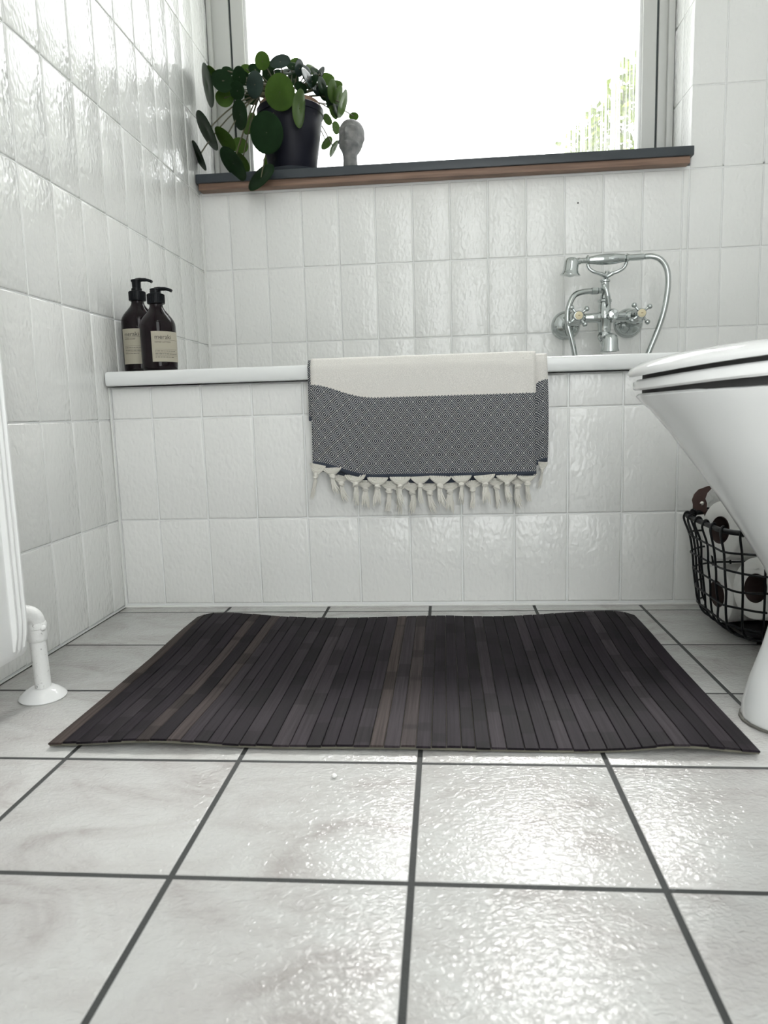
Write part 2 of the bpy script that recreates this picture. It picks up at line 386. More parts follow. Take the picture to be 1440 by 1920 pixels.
wl = wall('wall_left', [((XL-0.10, YF-0.1, -0.02), (XL-D*0.45, 1.60, ZC+0.02))])
zr = [0.002, 0.1775, 0.3775, 0.5775, 0.7775, 0.9775, 1.1775, 1.3775, 1.5775, 1.7775]
tiles(wl, cuts(-0.107, 1.425, 0.393, 0.1), zr, frame(Y, Z, X, (XL, 0, 0)), M_tile, 0.0024, 0.0032, 0.006, 'wall', 0.0012)

wb = wall('wall_back', [((XL-0.02, YB+D*0.45, -0.02), (XR+0.1, 1.60, 0.985)), ((0.674+D*0.45, YB+D*0.45, 0.98), (XR+0.1, 1.60, ZC+0.02)),
                        ((XL-0.02, YB+D*0.45, 1.95), (0.69, 1.60, ZC+0.02))])
xb = cuts(XL+0.003, 0.674, -0.5426, 0.1); xb2 = cuts(0.674, XR-0.003, -0.5426, 0.1)
fb = frame(X, Z, -Y, (0, YB, 0)); 
tiles(wb, xb, [0.3775, 0.5775, 0.7775, 0.9775], fb, M_tile, 0.0024, 0.0032, 0.006, 'wall', 0.0012)
tiles(wb, xb2, [0.3775, 0.5775, 0.7775, 0.9775, 1.1775, 1.3775, 1.5775, 1.7775, 1.95], fb, M_tile, 0.0024, 0.0032, 0.006, 'wall', 0.0012)
tiles(wb, [1.279, 1.355, 1.43], [1.022, 1.1775, 1.3775, 1.5775, 1.7775, 1.95], frame(Y, Z, -X, (0.674, 0, 0)), M_tile, 0.0024, 0.0032, 0.006, 'wall', 0.0012)

wt = wall('wall_tub', [((XL-0.02, YP+D*0.45, -0.02), (XR+0.02, YP+0.035, 0.4405))])
tiles(wt, cuts(XL+0.004, XR-0.004, -0.2363, 0.1), [0.006, 0.1775, 0.3775, 0.4405], frame(X, Z, -Y, (0, YP, 0)), M_tile, 0.0024, 0.0032, 0.006, 'wall', 0.0012)
wall('wall_right', [((XR, YF-0.1, -0.02), (XR+0.1, 1.60, ZC+0.02))], M_plaster)
wall('wall_front', [((XL-0.1, YF-0.1, -0.02), (-0.12, YF, ZC+0.02)), ((0.72, YF-0.1, -0.02), (XR+0.1, YF, ZC+0.02)), ((-0.13, YF-0.1, 2.05), (0.73, YF, ZC+0.02))], M_plaster)
# glazed door added unseen behind the camera as front fill light
fill_door = bpy.data.objects.new('fill_door_1', None); COL.objects.link(fill_door); fill_door.location = (0.30, YF, 0.0); WLOC['fill_door_1'] = Vector((0.30, YF, 0)); fill_door['kind'] = 'structure'
def frm0(name, x0, x1, z0, z1, w, y0, y1, m):
    b = MB()
    for a, c in (((x0, y0, z0), (x0+w, y1, z1)), ((x1-w, y0, z0), (x1, y1, z1)), ((x0, y0, z0), (x1, y1, z0+w)), ((x0, y0, z1-w), (x1, y1, z1))): b.cbox(a, c, 0.003)
    return b.build(name, m, fill_door)
frm0('frame', -0.12, 0.72, 0.0, 2.05, 0.025, YF-0.09, YF+0.005, M_plaster)
frm0('leaf_frame', -0.094, 0.694, 0.006, 2.024, 0.05, YF-0.05, YF-0.015, M_plaster)
b = MB(); b.add([(-0.05, YF-0.03, 0.05), (0.65, YF-0.03, 0.05), (0.65, YF-0.03, 1.98), (-0.05, YF-0.03, 1.98)], [(0, 1, 2, 3)]); b.build('pane', M_dpane, fill_door, smooth=False)
b = MB(); b.tube([(-0.07, YF-0.014, 1.0), (-0.07, YF+0.04, 1.0), (0.03, YF+0.045, 1.0)], 0.008, 10); b.build('handle', M_chrome, fill_door)
wall('ceiling', [((XL-0.1, YF-0.1, ZC), (XR+0.1, 1.60, ZC+0.1))], M_ceil)
# sealant beads in the corners
b = MB()
path = [(XL+0.004+0.0, -0.6, 0.0005)]
b.tube([(XL+0.001, YF+0.02, 0.001), (XL+0.001, YP-0.003, 0.001)], 0.0011, 6)
b.tube([(XL+0.001, YP-0.001, 0.001), (XR-0.002, YP-0.001, 0.001)], 0.0022, 6)
b.tube([(XL+0.002, YP-0.001, 0.002), (XL+0.002, YP-0.001, 0.440)], 0.0022, 6)
b.tube([(XL+0.002, YB-0.001, 0.48), (XL+0.002, YB-0.001, 0.98)], 0.004, 6)
tag(b.build('trim_1', M_sil), kind='structure')

# window: fixed frame, opening sash, pane, sill
win = bpy.data.objects.new('window_1', None); COL.objects.link(win); win.location = (0.03, 1.46, 1.02); WLOC['window_1'] = Vector((0.03, 1.46, 1.02)); win['kind'] = 'structure'
def frm(name, x0, x1, z0, z1, w, y0, y1, m, par, wl_=None):
    b = MB()
    for a, c in (((x0, y0, z0), (x0+(wl_ or w), y1, z1)), ((x1-w, y0, z0), (x1, y1, z1)), ((x0, y0, z0), (x1, y1, z0+w)), ((x0, y0, z1-w), (x1, y1, z1))): b.cbox(a, c, 0.003)
    return b.build(name, m, par)
frm('frame', -0.6185, 0.6725, 1.022, 1.95, 0.040, 1.432, 1.52, M_frame, win, 0.062)
frm('frame_stop', -0.6183, 0.6723, 1.0222, 1.9498, 0.018, 1.420, 1.434, M_frame, win, 0.014)
frm('gasket', -0.558, 0.634, 1.058, 1.914, 0.009, 1.436, 1.50, M_gasket, win)
frm('sash', -0.551, 0.627, 1.0225, 1.908, 0.037, 1.431, 1.50, M_frame, win, 0.036)
frm('glazing_bead', -0.517, 0.592, 1.040, 1.874, 0.010, 1.440, 1.468, M_seat, win)
b = MB(); b.box((-0.512, 1.470, 1.045), (0.588, 1.4735, 1.869)); b.build('pane', M_pane, win, smooth=False)
b = MB(); b.cbox((-0.617, 1.236, 0.998), (0.6715, 1.431, 1.021), 0.0025); sill = b.build('window_sill', M_slate, win)
b = MB(); b.cbox((-0.612, 1.243, 0.9815), (0.664, 1.2755, 0.9982), 0.0015); b.build('wooden_batten', M_wood, sill)

# ================================================================ BATHTUB
tub = thing('bathtub', (0.18, 0.62, 0.0), 'white enamelled built-in bathtub behind the tiled front', 'bathtub')
b = MB()
x0, x1, y0, y1 = XL+0.004, XR-0.004, 0.618, YB-0.002
rg = []
for dx, z, rr in ((0.010, 0.4425, 0.004), (0.002, 0.4425, 0.004), (0.0, 0.445, 0.004), (0.0, 0.4655, 0.004), (0.0012, 0.4685, 0.005), (0.004, 0.4698, 0.006), (0.010, 0.4700, 0.010)):
    rg.append(rrect(x0+dx, x1-dx, y0+dx, y1-min(dx, .004), max(rr, 0.004), z))
for a, fy, by, z, rr in ((0.11, 0.058, 0.05, 0.470, 0.10), (0.120, 0.066, 0.058, 0.466, 0.105), (0.128, 0.074, 0.064, 0.45, 0.11), (0.16, 0.10, 0.09, 0.20, 0.12), (0.20, 0.14, 0.13, 0.11, 0.11), (0.27, 0.20, 0.19, 0.095, 0.07)):
    rg.append(rrect(x0+a, x1-a*0.6, y0+fy, y1-by, rr, z))
b.rings(rg, True, False, True)
b.build('tub_shell', M_acryl, tub, angle=60)
b = MB(); b.lathe([(0.001, 0.004), (0.025, 0.004), (0.03, 0.001)], (0.55, 0.95, 0.097), 20); b.build('drain', M_chrome, tub)

# ================================================================ BATH MAT
mat_o = thing('bath_mat', (-0.035, 0.275, 0.0), 'dark brown bamboo slat bath mat lying on the floor in front of the bathtub', 'bath mat')
MX0, MX1, MY0, MY1, NS = -0.433, 0.364, 0.024, 0.533, 45
def sm(t): t = max(0.0, min(1.0, t)); return t*t*(3-2*t)
def mz(x, y):
    u = (x-MX0)/(MX1-MX0); v = (y-MY0)/(MY1-MY0)
    near = (0.0065*math.exp(-((u-0.16)/0.11)**2) + 0.007*math.exp(-((u-0.90)/0.07)**2) + 0.002*math.exp(-((u-0.5)/0.15)**2)) * (1-sm(v/0.35))
    far = (0.011*math.exp(-((u-0.06)/0.14)**2) + 0.004*math.exp(-((u-0.55)/0.12)**2) + 0.011*math.exp(-((u-0.93)/0.16)**2)) * sm((v-0.55)/0.4)
    edge = -0.006*(math.exp(-(u/0.02)**2) + math.exp(-((u-1)/0.02)**2)) * sm((v-0.6)/0.4)
    return 0.0042 + near + max(0, far+edge)
def mx(x, y):       # the long edges splay a little: near side 4 mm wider
    return x
NY = 14
sw = (MX1-MX0)/NS
xs = [MX0]
for i in range(NS): xs.append(xs[-1] + sw*(1+rnd.uniform(-0.12, 0.12)))
xs = [MX0 + (x-MX0)*(MX1-MX0)/(xs[-1]-MX0) for x in xs]
for i in range(NS):
    b = MB(); g = 0.00035; rg = []
    xa, xc = xs[i]+g, xs[i+1]-g; e0 = rnd.uniform(-0.0015, 0.0015); e1 = rnd.uniform(-0.0012, 0.0012)
    for k in range(NY+1):
        y = MY0+e0 + (MY1+e1-MY0-e0)*k/NY
        za, zb = mz(xa, y), mz(xc, y); h = 0.0024
        rg.append([(xa, y, za-0.0002), (xa, y, za+h*0.75), (xa+0.0007, y, za+h), (xc-0.0007, y, zb+h), (xc, y, zb+h*0.75), (xc, y, zb-0.0002)])
    b.rings(rg, True, True, True); b.build('slat', M_slat, mat_o, angle=30)
b = MB(); top = []; bot = []
NXB = 60
for k in range(NY+1):
    y = MY0+0.0004 + (MY1-MY0-0.0012)*k/NY
    top.append([(x, y, mz(x, y)-0.0003) for x in [MX0+0.0005+(MX1-MX0-0.001)*i/NXB for i in range(NXB+1)]])
    bot.append([(p[0], p[1], p[2]-0.0022) for p in top[-1]])
b.rings([t+bt[::-1] for t, bt in zip(top, bot)], True, True, True); b.build('backing', M_backing, mat_o)

# ================================================================ TOWEL
tow = thing('towel', (0.0, 0.63, 0.47), 'cream hammam towel with a navy diamond band and knotted tassels over the tub edge', 'towel')
def drape(off, dz):      # centreline from inside the tub over the rim and down the front: (y, z) by arc length from the front top
    back = [(0.712+0.0, 0.30), (0.706, 0.40), (0.700-0.002, 0.455), (0.690, 0.4735+dz), (0.66, 0.4735+dz), (0.632, 0.4735+dz), (0.620-off*0.4, 0.4715+dz), (0.6155-off, 0.464)]
    return back
def layer(name, xf, bottom, off, dz, nx, seed, ytop=0.0):
    # xf(t, z) -> x, bottom(t) -> z of lower edge, off -> distance in front of the rim
    b = MB(); r = random.Random(seed); ph = [r.uniform(0, 6.28) for _ in range(4)]
    back = catmull([(0, y, z) for y, z in drape(off, dz)], 4)
    rows = []; uvs = []
    NF = 26
    for i in range(nx+1):
        t = i/nx; zb = bottom(t); zs = back[-1].z; col_ = []; q = []
        L = 0.0
        for k, p in enumerate(back):
            col_.append([xf(t, p.z), p.y, p.z]); 
        for k in range(1, NF+1):
            z = zs + (zb-zs)*k/NF; d = (zs-z)/0.2
            y = 0.6155 - off - 0.0015*math.sin(7*t+ph[0])*d - 0.0018*math.sin(16*t+ph[1]+d*1.2)*d - 0.001*d + 0.006*min(1, d*1.2)*(1 if off < 0.004 else 0.7)
            col_.append([xf(t, z), y, z])
        # v up from the hem
        vv = [0.0]*len(col_)
        for k in range(len(col_)-2, -1, -1):
            vv[k] = vv[k+1] + (Vector(col_[k])-Vector(col_[k+1])).length
        rows.append(col_); uvs.append([(xf(t, 0.4), v) for v in vv])
    m = len(rows[0]); vs = [p for c in rows for p in c]; uvf = [q for c in uvs for q in c]
    fs = [(i*m+j, (i+1)*m+j, (i+1)*m+j+1, i*m+j+1) for i in range(nx) for j in range(m-1)]
    b.add(vs, fs)
    me = bpy.data.meshes.new(name); me.from_pydata(b.v, [], b.f)
    ul = me.uv_layers.new(name='UVMap')
    for lp in me.loops: ul.data[lp.index].uv = uvf[lp.vertex_index]
    for p in me.polygons: p.use_smooth = True
    me.materials.append(M_towel)
    o = link(name, me, tow)
    md_ = o.modifiers.new('thick', 'SOLIDIFY'); md_.thickness = 0.0026; md_.offset = 0
    return o
def fb_(t):
    x = -0.216 + 0.417*t
    return 0.2545 + 0.027*(1-sm((x+0.216)/0.13))**1.4
layer('front_layer', lambda t, z: -0.213 + 0.413*t + (-0.004*(1-t) + 0.001*t)*max(0, (0.46-z)/0.2), fb_, 0.0075, 0.0065, 56, 3)
def bb_(t): return 0.247 + 0.030*sm((t-0.86)/0.14) + 0.004*math.sin(9*t) + 0.022*(1-sm(t/0.22))
layer('back_layer', lambda t, z: -0.2100 + 0.431*t + 0.003*t*math.sin((0.46-z)*14), bb_, 0.0022, 0.0018, 50, 5)
layer('tucked_fold', lambda t, z: -0.2185 + 0.030*t - 0.002*max(0, (0.46-z)/0.1), lambda t: 0.366-0.006*t, 0.0049, 0.0042, 4, 8)

def tassel_mesh(seed, half):
    r = random.Random(seed); b = MB()
    kz = -0.0165
    for k in range(13):      # fan of loops gathered towards the knot
        s = (k-6)/6; xa = half*s
        b.tube(bez((xa, 0.0005*r.uniform(-1, 1), 0.0015), (xa*0.92, -0.002-0.001*(1-abs(s)), -0.0095+0.004*abs(s)), (xa*0.12, -0.001, kz+0.003), 6), 0.00165, 5)
    for k in range(3):       # scalloped lower threads
        q = 0.55+0.2*k
        b.tube([(half*q*math.sin(a), -0.002-0.0005*k, 0.001-0.0105*q*math.cos(a)) for a in [R(-88+22*i) for i in range(9)]], 0.0012, 5)
    b.sphere((0, -0.001, kz), 0.0060, 10, 6, (1, 0.8, 0.95))
    b.tube([(0.0046*math.cos(a), -0.001+0.0046*math.sin(a), kz-0.0008+0.0022*math.sin(a*1.0+seed)) for a in [2*pi*i/12 for i in range(12)]], 0.0018, 6, closed=True)
    sx = r.uniform(-0.006, 0.006)
    for k in range(11):
        a = r.uniform(0, 6.28); sp_ = r.uniform(0.2, 1.0); ln = r.uniform(0.026, 0.040)
        e = Vector((sx + 0.0080*sp_*math.cos(a), -0.0005+0.003*sp_*math.sin(a), kz-ln))
        m_ = Vector((0.0058*sp_*math.cos(a) - sx*0.5, -0.001+0.003*sp_*math.sin(a), kz-ln*0.5))
        pts = bez((0.0015*math.cos(a), -0.001, kz-0.002), m_, e, 6)
        pts = [p + Vector((r.uniform(-.0007, .0007), r.uniform(-.0005, .0005), 0)) for p in pts]
        b.tube(pts, [0.0022]*4+[0.0018, 0.0012, 0.0005], 5)
    return b.mesh('tassel', M_cord)
TM = [tassel_mesh(s, 0.0185) for s in range(5)]
def zpx(zx): return (560 + zx/2.88)
for k, xx in enumerate((-0.207, -0.180, -0.136, -0.094, -0.051, -0.014, 0.024, 0.063, 0.106, 0.147, 0.184)):
    t = (xx+0.216)/0.417
    o = link('tassel', TM[k % 5], tow, (xx, 0.6100, fb_(t)+0.001)); o.rotation_euler = (R(rnd.uniform(-4, 2)), R(rnd.uniform(-5, 5) + (9 if k == 0 else 0)), 0)
    s = rnd.uniform(0.93, 1.07); o.scale = (rnd.choice((-1, 1))*(0.75 if k in (0,) else 1.0)*s, 1, s*(0.98 if k else 1.15))
for k, xx in enumerate((-0.165, -0.118, -0.072, -0.055, -0.030, 0.003, 0.042, 0.085, 0.128, 0.168, 0.214)):
    t = (xx+0.21)/0.431
    o = link('tassel', TM[(k*2+1) % 5], tow, (xx, 0.6185 if k < 10 else 0.6165, bb_(t)-0.001)); o.rotation_euler = (R(rnd.uniform(-2, 3)), R(rnd.uniform(-9, 9)), 0)
    s = rnd.uniform(0.9, 1.1); o.scale = (rnd.choice((-1, 1))*(0.5 if k == 10 else 1.0)*s, 0.8, s)

# ================================================================ PUMP BOTTLES
def text_mesh(body, size):
    c = bpy.data.curves.new('lettering', 'FONT'); c.body = body; c.size = size; c.resolution_u = 3
    o = bpy.data.objects.new('lettering', c); COL.objects.link(o)
    dg = bpy.context.evaluated_depsgraph_get(); dg.update()
    me = bpy.data.meshes.new_from_object(o.evaluated_get(dg))
    bpy.data.objects.remove(o)
    return me
def bottle(loc, Rb, zs, H, label, ang0, ang1, zl0, zl1, lines, spout_rot):
    # Rb radius, zs height of the shoulder, H height of the pump top; local axes, front is -y
    t = thing('pump_bottle', loc, label, 'bottle', 'pump bottles on the tub corner')
    lx, ly, lz = loc
    b = MB(); neck = 0.0125; zn = zs+0.036
    prof = [(Rb*0.80, 0.0), (Rb*0.90, 0.0008), (Rb*0.965, 0.004), (Rb*0.985, 0.009), (Rb, 0.02), (Rb, zs-0.008)]
    for i in range(1, 10):
        a = i/9; prof.append((neck + (Rb-neck)*(1-sm(a))**0.9 if a < 1 else neck, zs-0.008 + (zn-zs+0.004)*(a**0.85)))
    prof += [(neck, zn+0.010)]
    b.lathe(prof, loc, 40, None, True, True); body = b.build('bottle_body', M_amber, t)
    b = MB(); c = 0.0162
    prof = []
    b.lathe([(0.010, zn-0.001), (c, zn), (c+0.0003, zn+0.001), (c, zn+0.0175), (c-0.001, zn+0.0185), (0.0105, zn+0.019), (0.0105, zn+0.024), (0.0088, zn+0.0245)], loc, 36, None, True)
    for j in range(36):
        a = 2*pi*j/36; p = (lx+(c+0.0001)*math.cos(a), ly+(c+0.0001)*math.sin(a))
        b.tube([(p[0], p[1], lz+zn+0.001), (p[0], p[1], lz+zn+0.0172)], 0.00055, 4)
    b.build('pump_collar', M_black, t)
    b = MB(); zt = H
    b.lathe([(0.0062, zn+0.02), (0.0062, zt-0.022), (0.0086, zt-0.021), (0.0090, zt-0.006), (0.0105, zt-0.003), (0.0102, zt-0.001), (0.007, zt)], loc, 24, None, False, True)
    b.build('pump_stem', M_black, t)
    b = MB(); ca, sa = math.cos(spout_rot), math.sin(spout_rot)
    def q(d, z): return (lx+ca*d, ly+sa*d, lz+z)
    pts = [q(-0.010, zt-0.0025), q(0.0, zt-0.0015), q(0.012, zt-0.0012), q(0.022, zt-0.002), q(0.030, zt-0.0045), q(0.0335, zt-0.0066)]
    b.tube(catmull(pts, 4), [0.003]*4+[0.0042]*4+[0.0036]*4+[0.003]*9, 10); b.build('pump_nozzle', M_black, t)
    # paper label wrapped round the body, front = -y
    def cyl(a, z, r): return (lx + r*math.sin(a), ly - r*math.cos(a), lz+z)
    b = MB(); NA = 28
    rl = Rb+0.0004
    b.rings([[cyl(ang0+(ang1-ang0)*i/NA, zl0, rl) for i in range(NA+1)], [cyl(ang0+(ang1-ang0)*i/NA, zl1, rl) for i in range(NA+1)]], False)
    lab = b.build('label', M_label, t)
    ink = MB()
    for kind, val, size, a0, z in lines:
        if kind == 't':
            me = text_mesh(val, size); vs = [cyl(a0 + v.co.x/rl, z + v.co.y, rl+0.0002) for v in me.vertices]
            ink.add(vs, [tuple(p.vertices) for p in me.polygons])
        else:      # thin rule or a run of unreadably small words: val = list of (start, length) in metres
            for s0, ln in val:
                nn = max(2, int(ln/0.003))
                ink.rings([[cyl(a0+(s0+ln*i/nn)/rl, z, rl+0.0002) for i in range(nn+1)], [cyl(a0+(s0+ln*i/nn)/rl, z+size, rl+0.0002) for i in range(nn+1)]], False)
    ink.build('lettering', M_ink, lab, smooth=False)
    return t
def words_(total, seed):
    r = random.Random(seed); out = []; x = 0
    while x < total-0.002:
        w = min(r.uniform(0.002, 0.006), total-x); out.append((x, w)); x += w+0.0011
    return out
def copy_lines(second, a0, zt, Wd):
    return [('t', 'meraki', 0.0118, a0, zt-0.0145), ('r', [(0.0, Wd)], 0.00035, a0, zt-0.0166), ('t', second, 0.0044, a0, zt-0.0215),
            ('r', [(0, Wd)], 0.0003, a0, zt-0.034), ('r', words_(Wd*0.85, 1), 0.0009, a0, zt-0.0375), ('r', [(0, Wd)], 0.0003, a0, zt-0.0400), ('r', words_(Wd*0.95, 2), 0.0009, a0, zt-0.0430),
            ('r', [(0, Wd)], 0.0003, a0, zt-0.0455), ('r', words_(Wd*0.75, 3), 0.0009, a0, zt-0.0490)]
bottle((-0.519, 0.658, 0.4702), 0.0340, 0.092, 0.157, 'dark amber pump bottle standing in front, the shorter of the two, at the tub corner', R(-1), R(104), 0.016, 0.073, copy_lines('HAND LOTION', R(9), 0.073, 0.050), R(-4))
bottle((-0.581, 0.718, 0.4702), 0.0350, 0.109, 0.187, 'dark amber pump bottle behind the shorter one, taller and nearest the left wall', R(-45), R(40), 0.018, 0.087, copy_lines('HAND SOAP', R(-33), 0.087, 0.042), R(-3))
tag(bpy.data.objects['pump_bottle'], group='pump bottles on the tub corner')

# ================================================================ POTTED PLANT
plant = thing('potted_plant', (-0.372, 1.335, 1.033), 'round-leaved green potted plant in a black pot on the window sill', 'plant')
px, py, pz = -0.372, 1.335, 1.0345
b = MB(); b.lathe([(0.055, 0), (0.062, 0.0), (0.0645, 0.003), (0.0875, 0.150), (0.0905, 0.151), (0.0915, 0.166), (0.090, 0.168), (0.0865, 0.167), (0.084, 0.15), (0.062, 0.012)], (px, py, pz), 44, None, True); b.build('pot', M_pot, plant)
b = MB(); b.lathe([(0.080, 0.140), (0.0835, 0.150), (0.0845, 0.178), (0.083, 0.181), (0.079, 0.180), (0.077, 0.168)], (px, py, pz), 40); b.build('inner_pot', M_terra, plant)
b = MB(); b.lathe([(0.001, 0.186), (0.03, 0.184), (0.06, 0.176), (0.0785, 0.168)], (px, py, pz), 30); b.build('soil', M_soil, plant)
LEAVES = [
  (-0.374, 1.213, 1.2, 0.043, -0.274, -0.907, -0.32, 0),
  (-0.412, 1.205, 1.101, 0.05, -0.336, -0.904, -0.264, 1),
  (-0.324, 1.218, 1.16, 0.045, 0.967, -0.143, -0.212, 0),
  (-0.487, 1.233, 1.16, 0.036, -0.695, -0.684, -0.222, 1),
  (-0.531, 1.243, 1.251, 0.029, 0.45, -0.893, 0.015, 1),
  (-0.49, 1.258, 1.264, 0.025, -0.479, -0.84, -0.254, 1),
  (-0.496, 1.253, 1.228, 0.023, -0.329, -0.859, -0.392, 1),
  (-0.443, 1.233, 1.231, 0.032, -0.544, -0.823, -0.162, 2),
  (-0.537, 1.275, 1.222, 0.024, 0.322, -0.94, 0.113, 0),
  (-0.574, 1.223, 1.122, 0.051, -0.776, -0.391, -0.495, 1),
  (-0.606, 1.243, 1.069, 0.039, -0.815, -0.379, -0.438, 1),
  (-0.53, 1.233, 1.102, 0.036, -0.588, -0.464, -0.663, 0),
  (-0.503, 1.203, 1.029, 0.047, -0.614, -0.467, -0.636, 1),
  (-0.502, 1.275, 1.101, 0.023, 0.36, -0.903, 0.236, 0),
  (-0.493, 1.255, 1.051, 0.029, -0.658, -0.46, -0.597, 0),
  (-0.431, 1.201, 0.993, 0.044, -0.468, -0.711, 0.525, 1),
  (-0.452, 1.375, 1.089, 0.015, -0.427, -0.878, -0.217, 0),
  (-0.575, 1.255, 1.247, 0.052, -0.868, -0.447, -0.214, 1),
  (-0.568, 1.275, 1.283, 0.022, -0.542, -0.563, -0.624, 0),
  (-0.43, 1.275, 1.307, 0.022, -0.245, -0.905, -0.347, 0),
  (-0.38, 1.265, 1.298, 0.028, -0.029, -0.86, 0.509, 2),
  (-0.353, 1.35, 1.332, 0.017, 0.155, -0.901, 0.405, 0),
  (-0.331, 1.275, 1.283, 0.021, 0.883, -0.358, -0.305, 2),
  (-0.456, 1.295, 1.297, 0.017, 0.386, -0.898, 0.212, 1),
  (-0.487, 1.325, 1.313, 0.015, 0.213, -0.947, 0.242, 0),
  (-0.535, 1.315, 1.307, 0.016, 0.432, -0.784, 0.445, 1),
  (-0.306, 1.265, 1.252, 0.028, 0.87, -0.372, 0.323, 2),
  (-0.306, 1.35, 1.309, 0.023, 0.574, -0.636, 0.515, 0),
  (-0.282, 1.305, 1.278, 0.021, -0.671, -0.674, 0.309, 2),
  (-0.268, 1.35, 1.284, 0.02, 0.327, -0.91, 0.254, 0),
  (-0.249, 1.305, 1.233, 0.029, 0.947, -0.275, -0.168, 0),
  (-0.225, 1.325, 1.208, 0.036, 0.922, -0.049, -0.385, 0),
  (-0.247, 1.35, 1.268, 0.02, 0.121, -0.866, 0.485, 0),
  (-0.275, 1.37, 1.189, 0.016, 0.739, -0.662, 0.126, 0),
  (-0.281, 1.38, 1.13, 0.021, 0.659, -0.223, -0.718, 0),
  (-0.26, 1.37, 1.111, 0.024, 0.837, -0.037, -0.545, 0),
  (-0.204, 1.39, 1.2, 0.014, 0.116, -0.945, 0.306, 0),
  (-0.255, 1.39, 1.173, 0.017, 0.836, -0.537, -0.111, 0),
  (-0.371, 1.325, 1.299, 0.022, 0.054, -0.722, 0.69, 1),
  (-0.43, 1.335, 1.3, 0.024, -0.578, -0.782, -0.234, 1),
  (-0.36, 1.345, 1.289, 0.018, 0.763, -0.642, -0.076, 1),
  (-0.487, 1.335, 1.177, 0.03, -0.645, -0.742, 0.183, 0),
  (-0.331, 1.285, 1.239, 0.018, 0.59, -0.791, 0.164, 1),
  (-0.293, 1.305, 1.243, 0.02, 0.787, -0.595, 0.164, 2),
  (-0.274, 1.315, 1.236, 0.021, 0.866, -0.486, -0.116, 1),
  (-0.244, 1.335, 1.201, 0.023, 0.953, -0.302, -0.011, 1),
  (-0.478, 1.335, 1.242, 0.02, 0.391, -0.894, 0.22, 1),
  (-0.455, 1.345, 1.27, 0.019, -0.356, -0.716, -0.601, 1),
  (-0.401, 1.355, 1.307, 0.019, 0.396, -0.793, 0.463, 1),
  (-0.316, 1.295, 1.276, 0.022, 0.857, -0.514, 0.028, 2),
  (-0.298, 1.275, 1.248, 0.023, -0.58, -0.722, 0.377, 1),
  (-0.274, 1.285, 1.241, 0.022, 0.909, -0.416, 0.011, 1),
  (-0.259, 1.305, 1.217, 0.026, 0.952, -0.292, -0.096, 1),
  (-0.237, 1.335, 1.231, 0.028, 0.923, -0.159, -0.349, 0),
  (-0.252, 1.325, 1.192, 0.022, 0.913, -0.38, 0.146, 0),
  (-0.258, 1.335, 1.268, 0.018, 0.357, -0.825, 0.438, 0),
  (-0.359, 1.325, 1.312, 0.017, 0.266, -0.802, 0.535, 1),
  (-0.417, 1.325, 1.316, 0.018, -0.056, -0.905, 0.421, 1),
  (-0.527, 1.305, 1.251, 0.022, 0.516, -0.818, 0.253, 1),
  (-0.492, 1.325, 1.289, 0.019, -0.343, -0.717, -0.607, 1),
  (-0.294, 1.325, 1.291, 0.019, 0.628, -0.633, 0.453, 1),
  (-0.241, 1.345, 1.249, 0.019, 0.786, -0.588, 0.19, 0),
]

def leaf_mesh(m, seed):
    r = random.Random(seed); b = MB(); n_ = 26; c1, c2 = r.uniform(-.10, .10), r.uniform(0.06, 0.16)
    def prof(q, a, sgn):
        x, y = q*math.cos(a), q*math.sin(a)*(1.0 + 0.04*math.cos(a))
        z = c2*(1-q*q)*-0.0 - 0.11*q**2.2*abs(c2)*6*0.25 + c1*q*q*math.cos(2*a)*0.5 + 0.05*math.exp(-(q/0.25)**2)*-1
        return (x, y, z + sgn)
    for sgn in (1,):
        rings = []
        for q, th in ((0.02, 0.012), (0.2, 0.014), (0.45, 0.015), (0.7, 0.014), (0.88, 0.012), (0.97, 0.010), (1.0, 0.0), (0.97, -0.010), (0.8, -0.013), (0.5, -0.014), (0.2, -0.014), (0.02, -0.013)):
            rings.append([prof(q, 2*pi*j/n_, th) for j in range(n_)])
        b.rings(rings, True, True, True)
    b.sphere((0, 0, -0.03), 0.028, 8, 5, (1, 1, 0.5))      # pale dot where the stalk meets the blade
    return b.mesh('leaf', m)
LM = [[leaf_mesh(m, k*3+j) for j in range(3)] for k, m in enumerate(M_leaf)]
crown = Vector((px, py, pz+0.195))
b = MB()
b.tube(catmull([(px+0.004, py, pz+0.17), (px-0.006, py-0.004, pz+0.20), (px-0.012, py+0.003, pz+0.235)], 4), [0.007]*8+[0.005], 8)
b.tube(catmull([(px-0.03, py-0.01, pz+0.17), (px-0.055, py-0.03, pz+0.20), (px-0.075, py-0.045, pz+0.195)], 4), [0.006]*8+[0.004], 8)
b.build('stem', M_stalk, plant)
for k, (x, y, z, r, nx, ny, nz_, kind) in enumerate(LEAVES):
    nrm = Vector((nx, ny, nz_)).normalized()
    q = Vector((0,0,1)).rotation_difference(nrm)
    o = link('leaf', LM[kind][k % 3], plant, (x, y, z)); o.rotation_mode = 'QUATERNION'; o.rotation_quaternion = q @ Vector((0,0,1)).rotation_difference(Vector((0,0,1)))
    o.scale = (r, r, r)
    c = Vector((x, y, z)) - nrm*r*0.03
    st = crown + Vector((0.045*math.tanh((x-px)/0.08), -0.02 if y < py else 0.01, -0.006 if z < crown.z else 0.02))
    if x < -0.45 and z < 1.2: st = Vector((px-0.075, py-0.045, pz+0.192))
    mid = (st+c)/2 + Vector((0, 0, 0.35*(st-c).length*(0.6 if z < st.z else 0.25))) - nrm*0.3*r
    b = MB(); b.tube(bez(st, mid, c, 9), [0.0022]*4+[0.0018]*6, 6); b.build('stalk', M_stalk, plant)
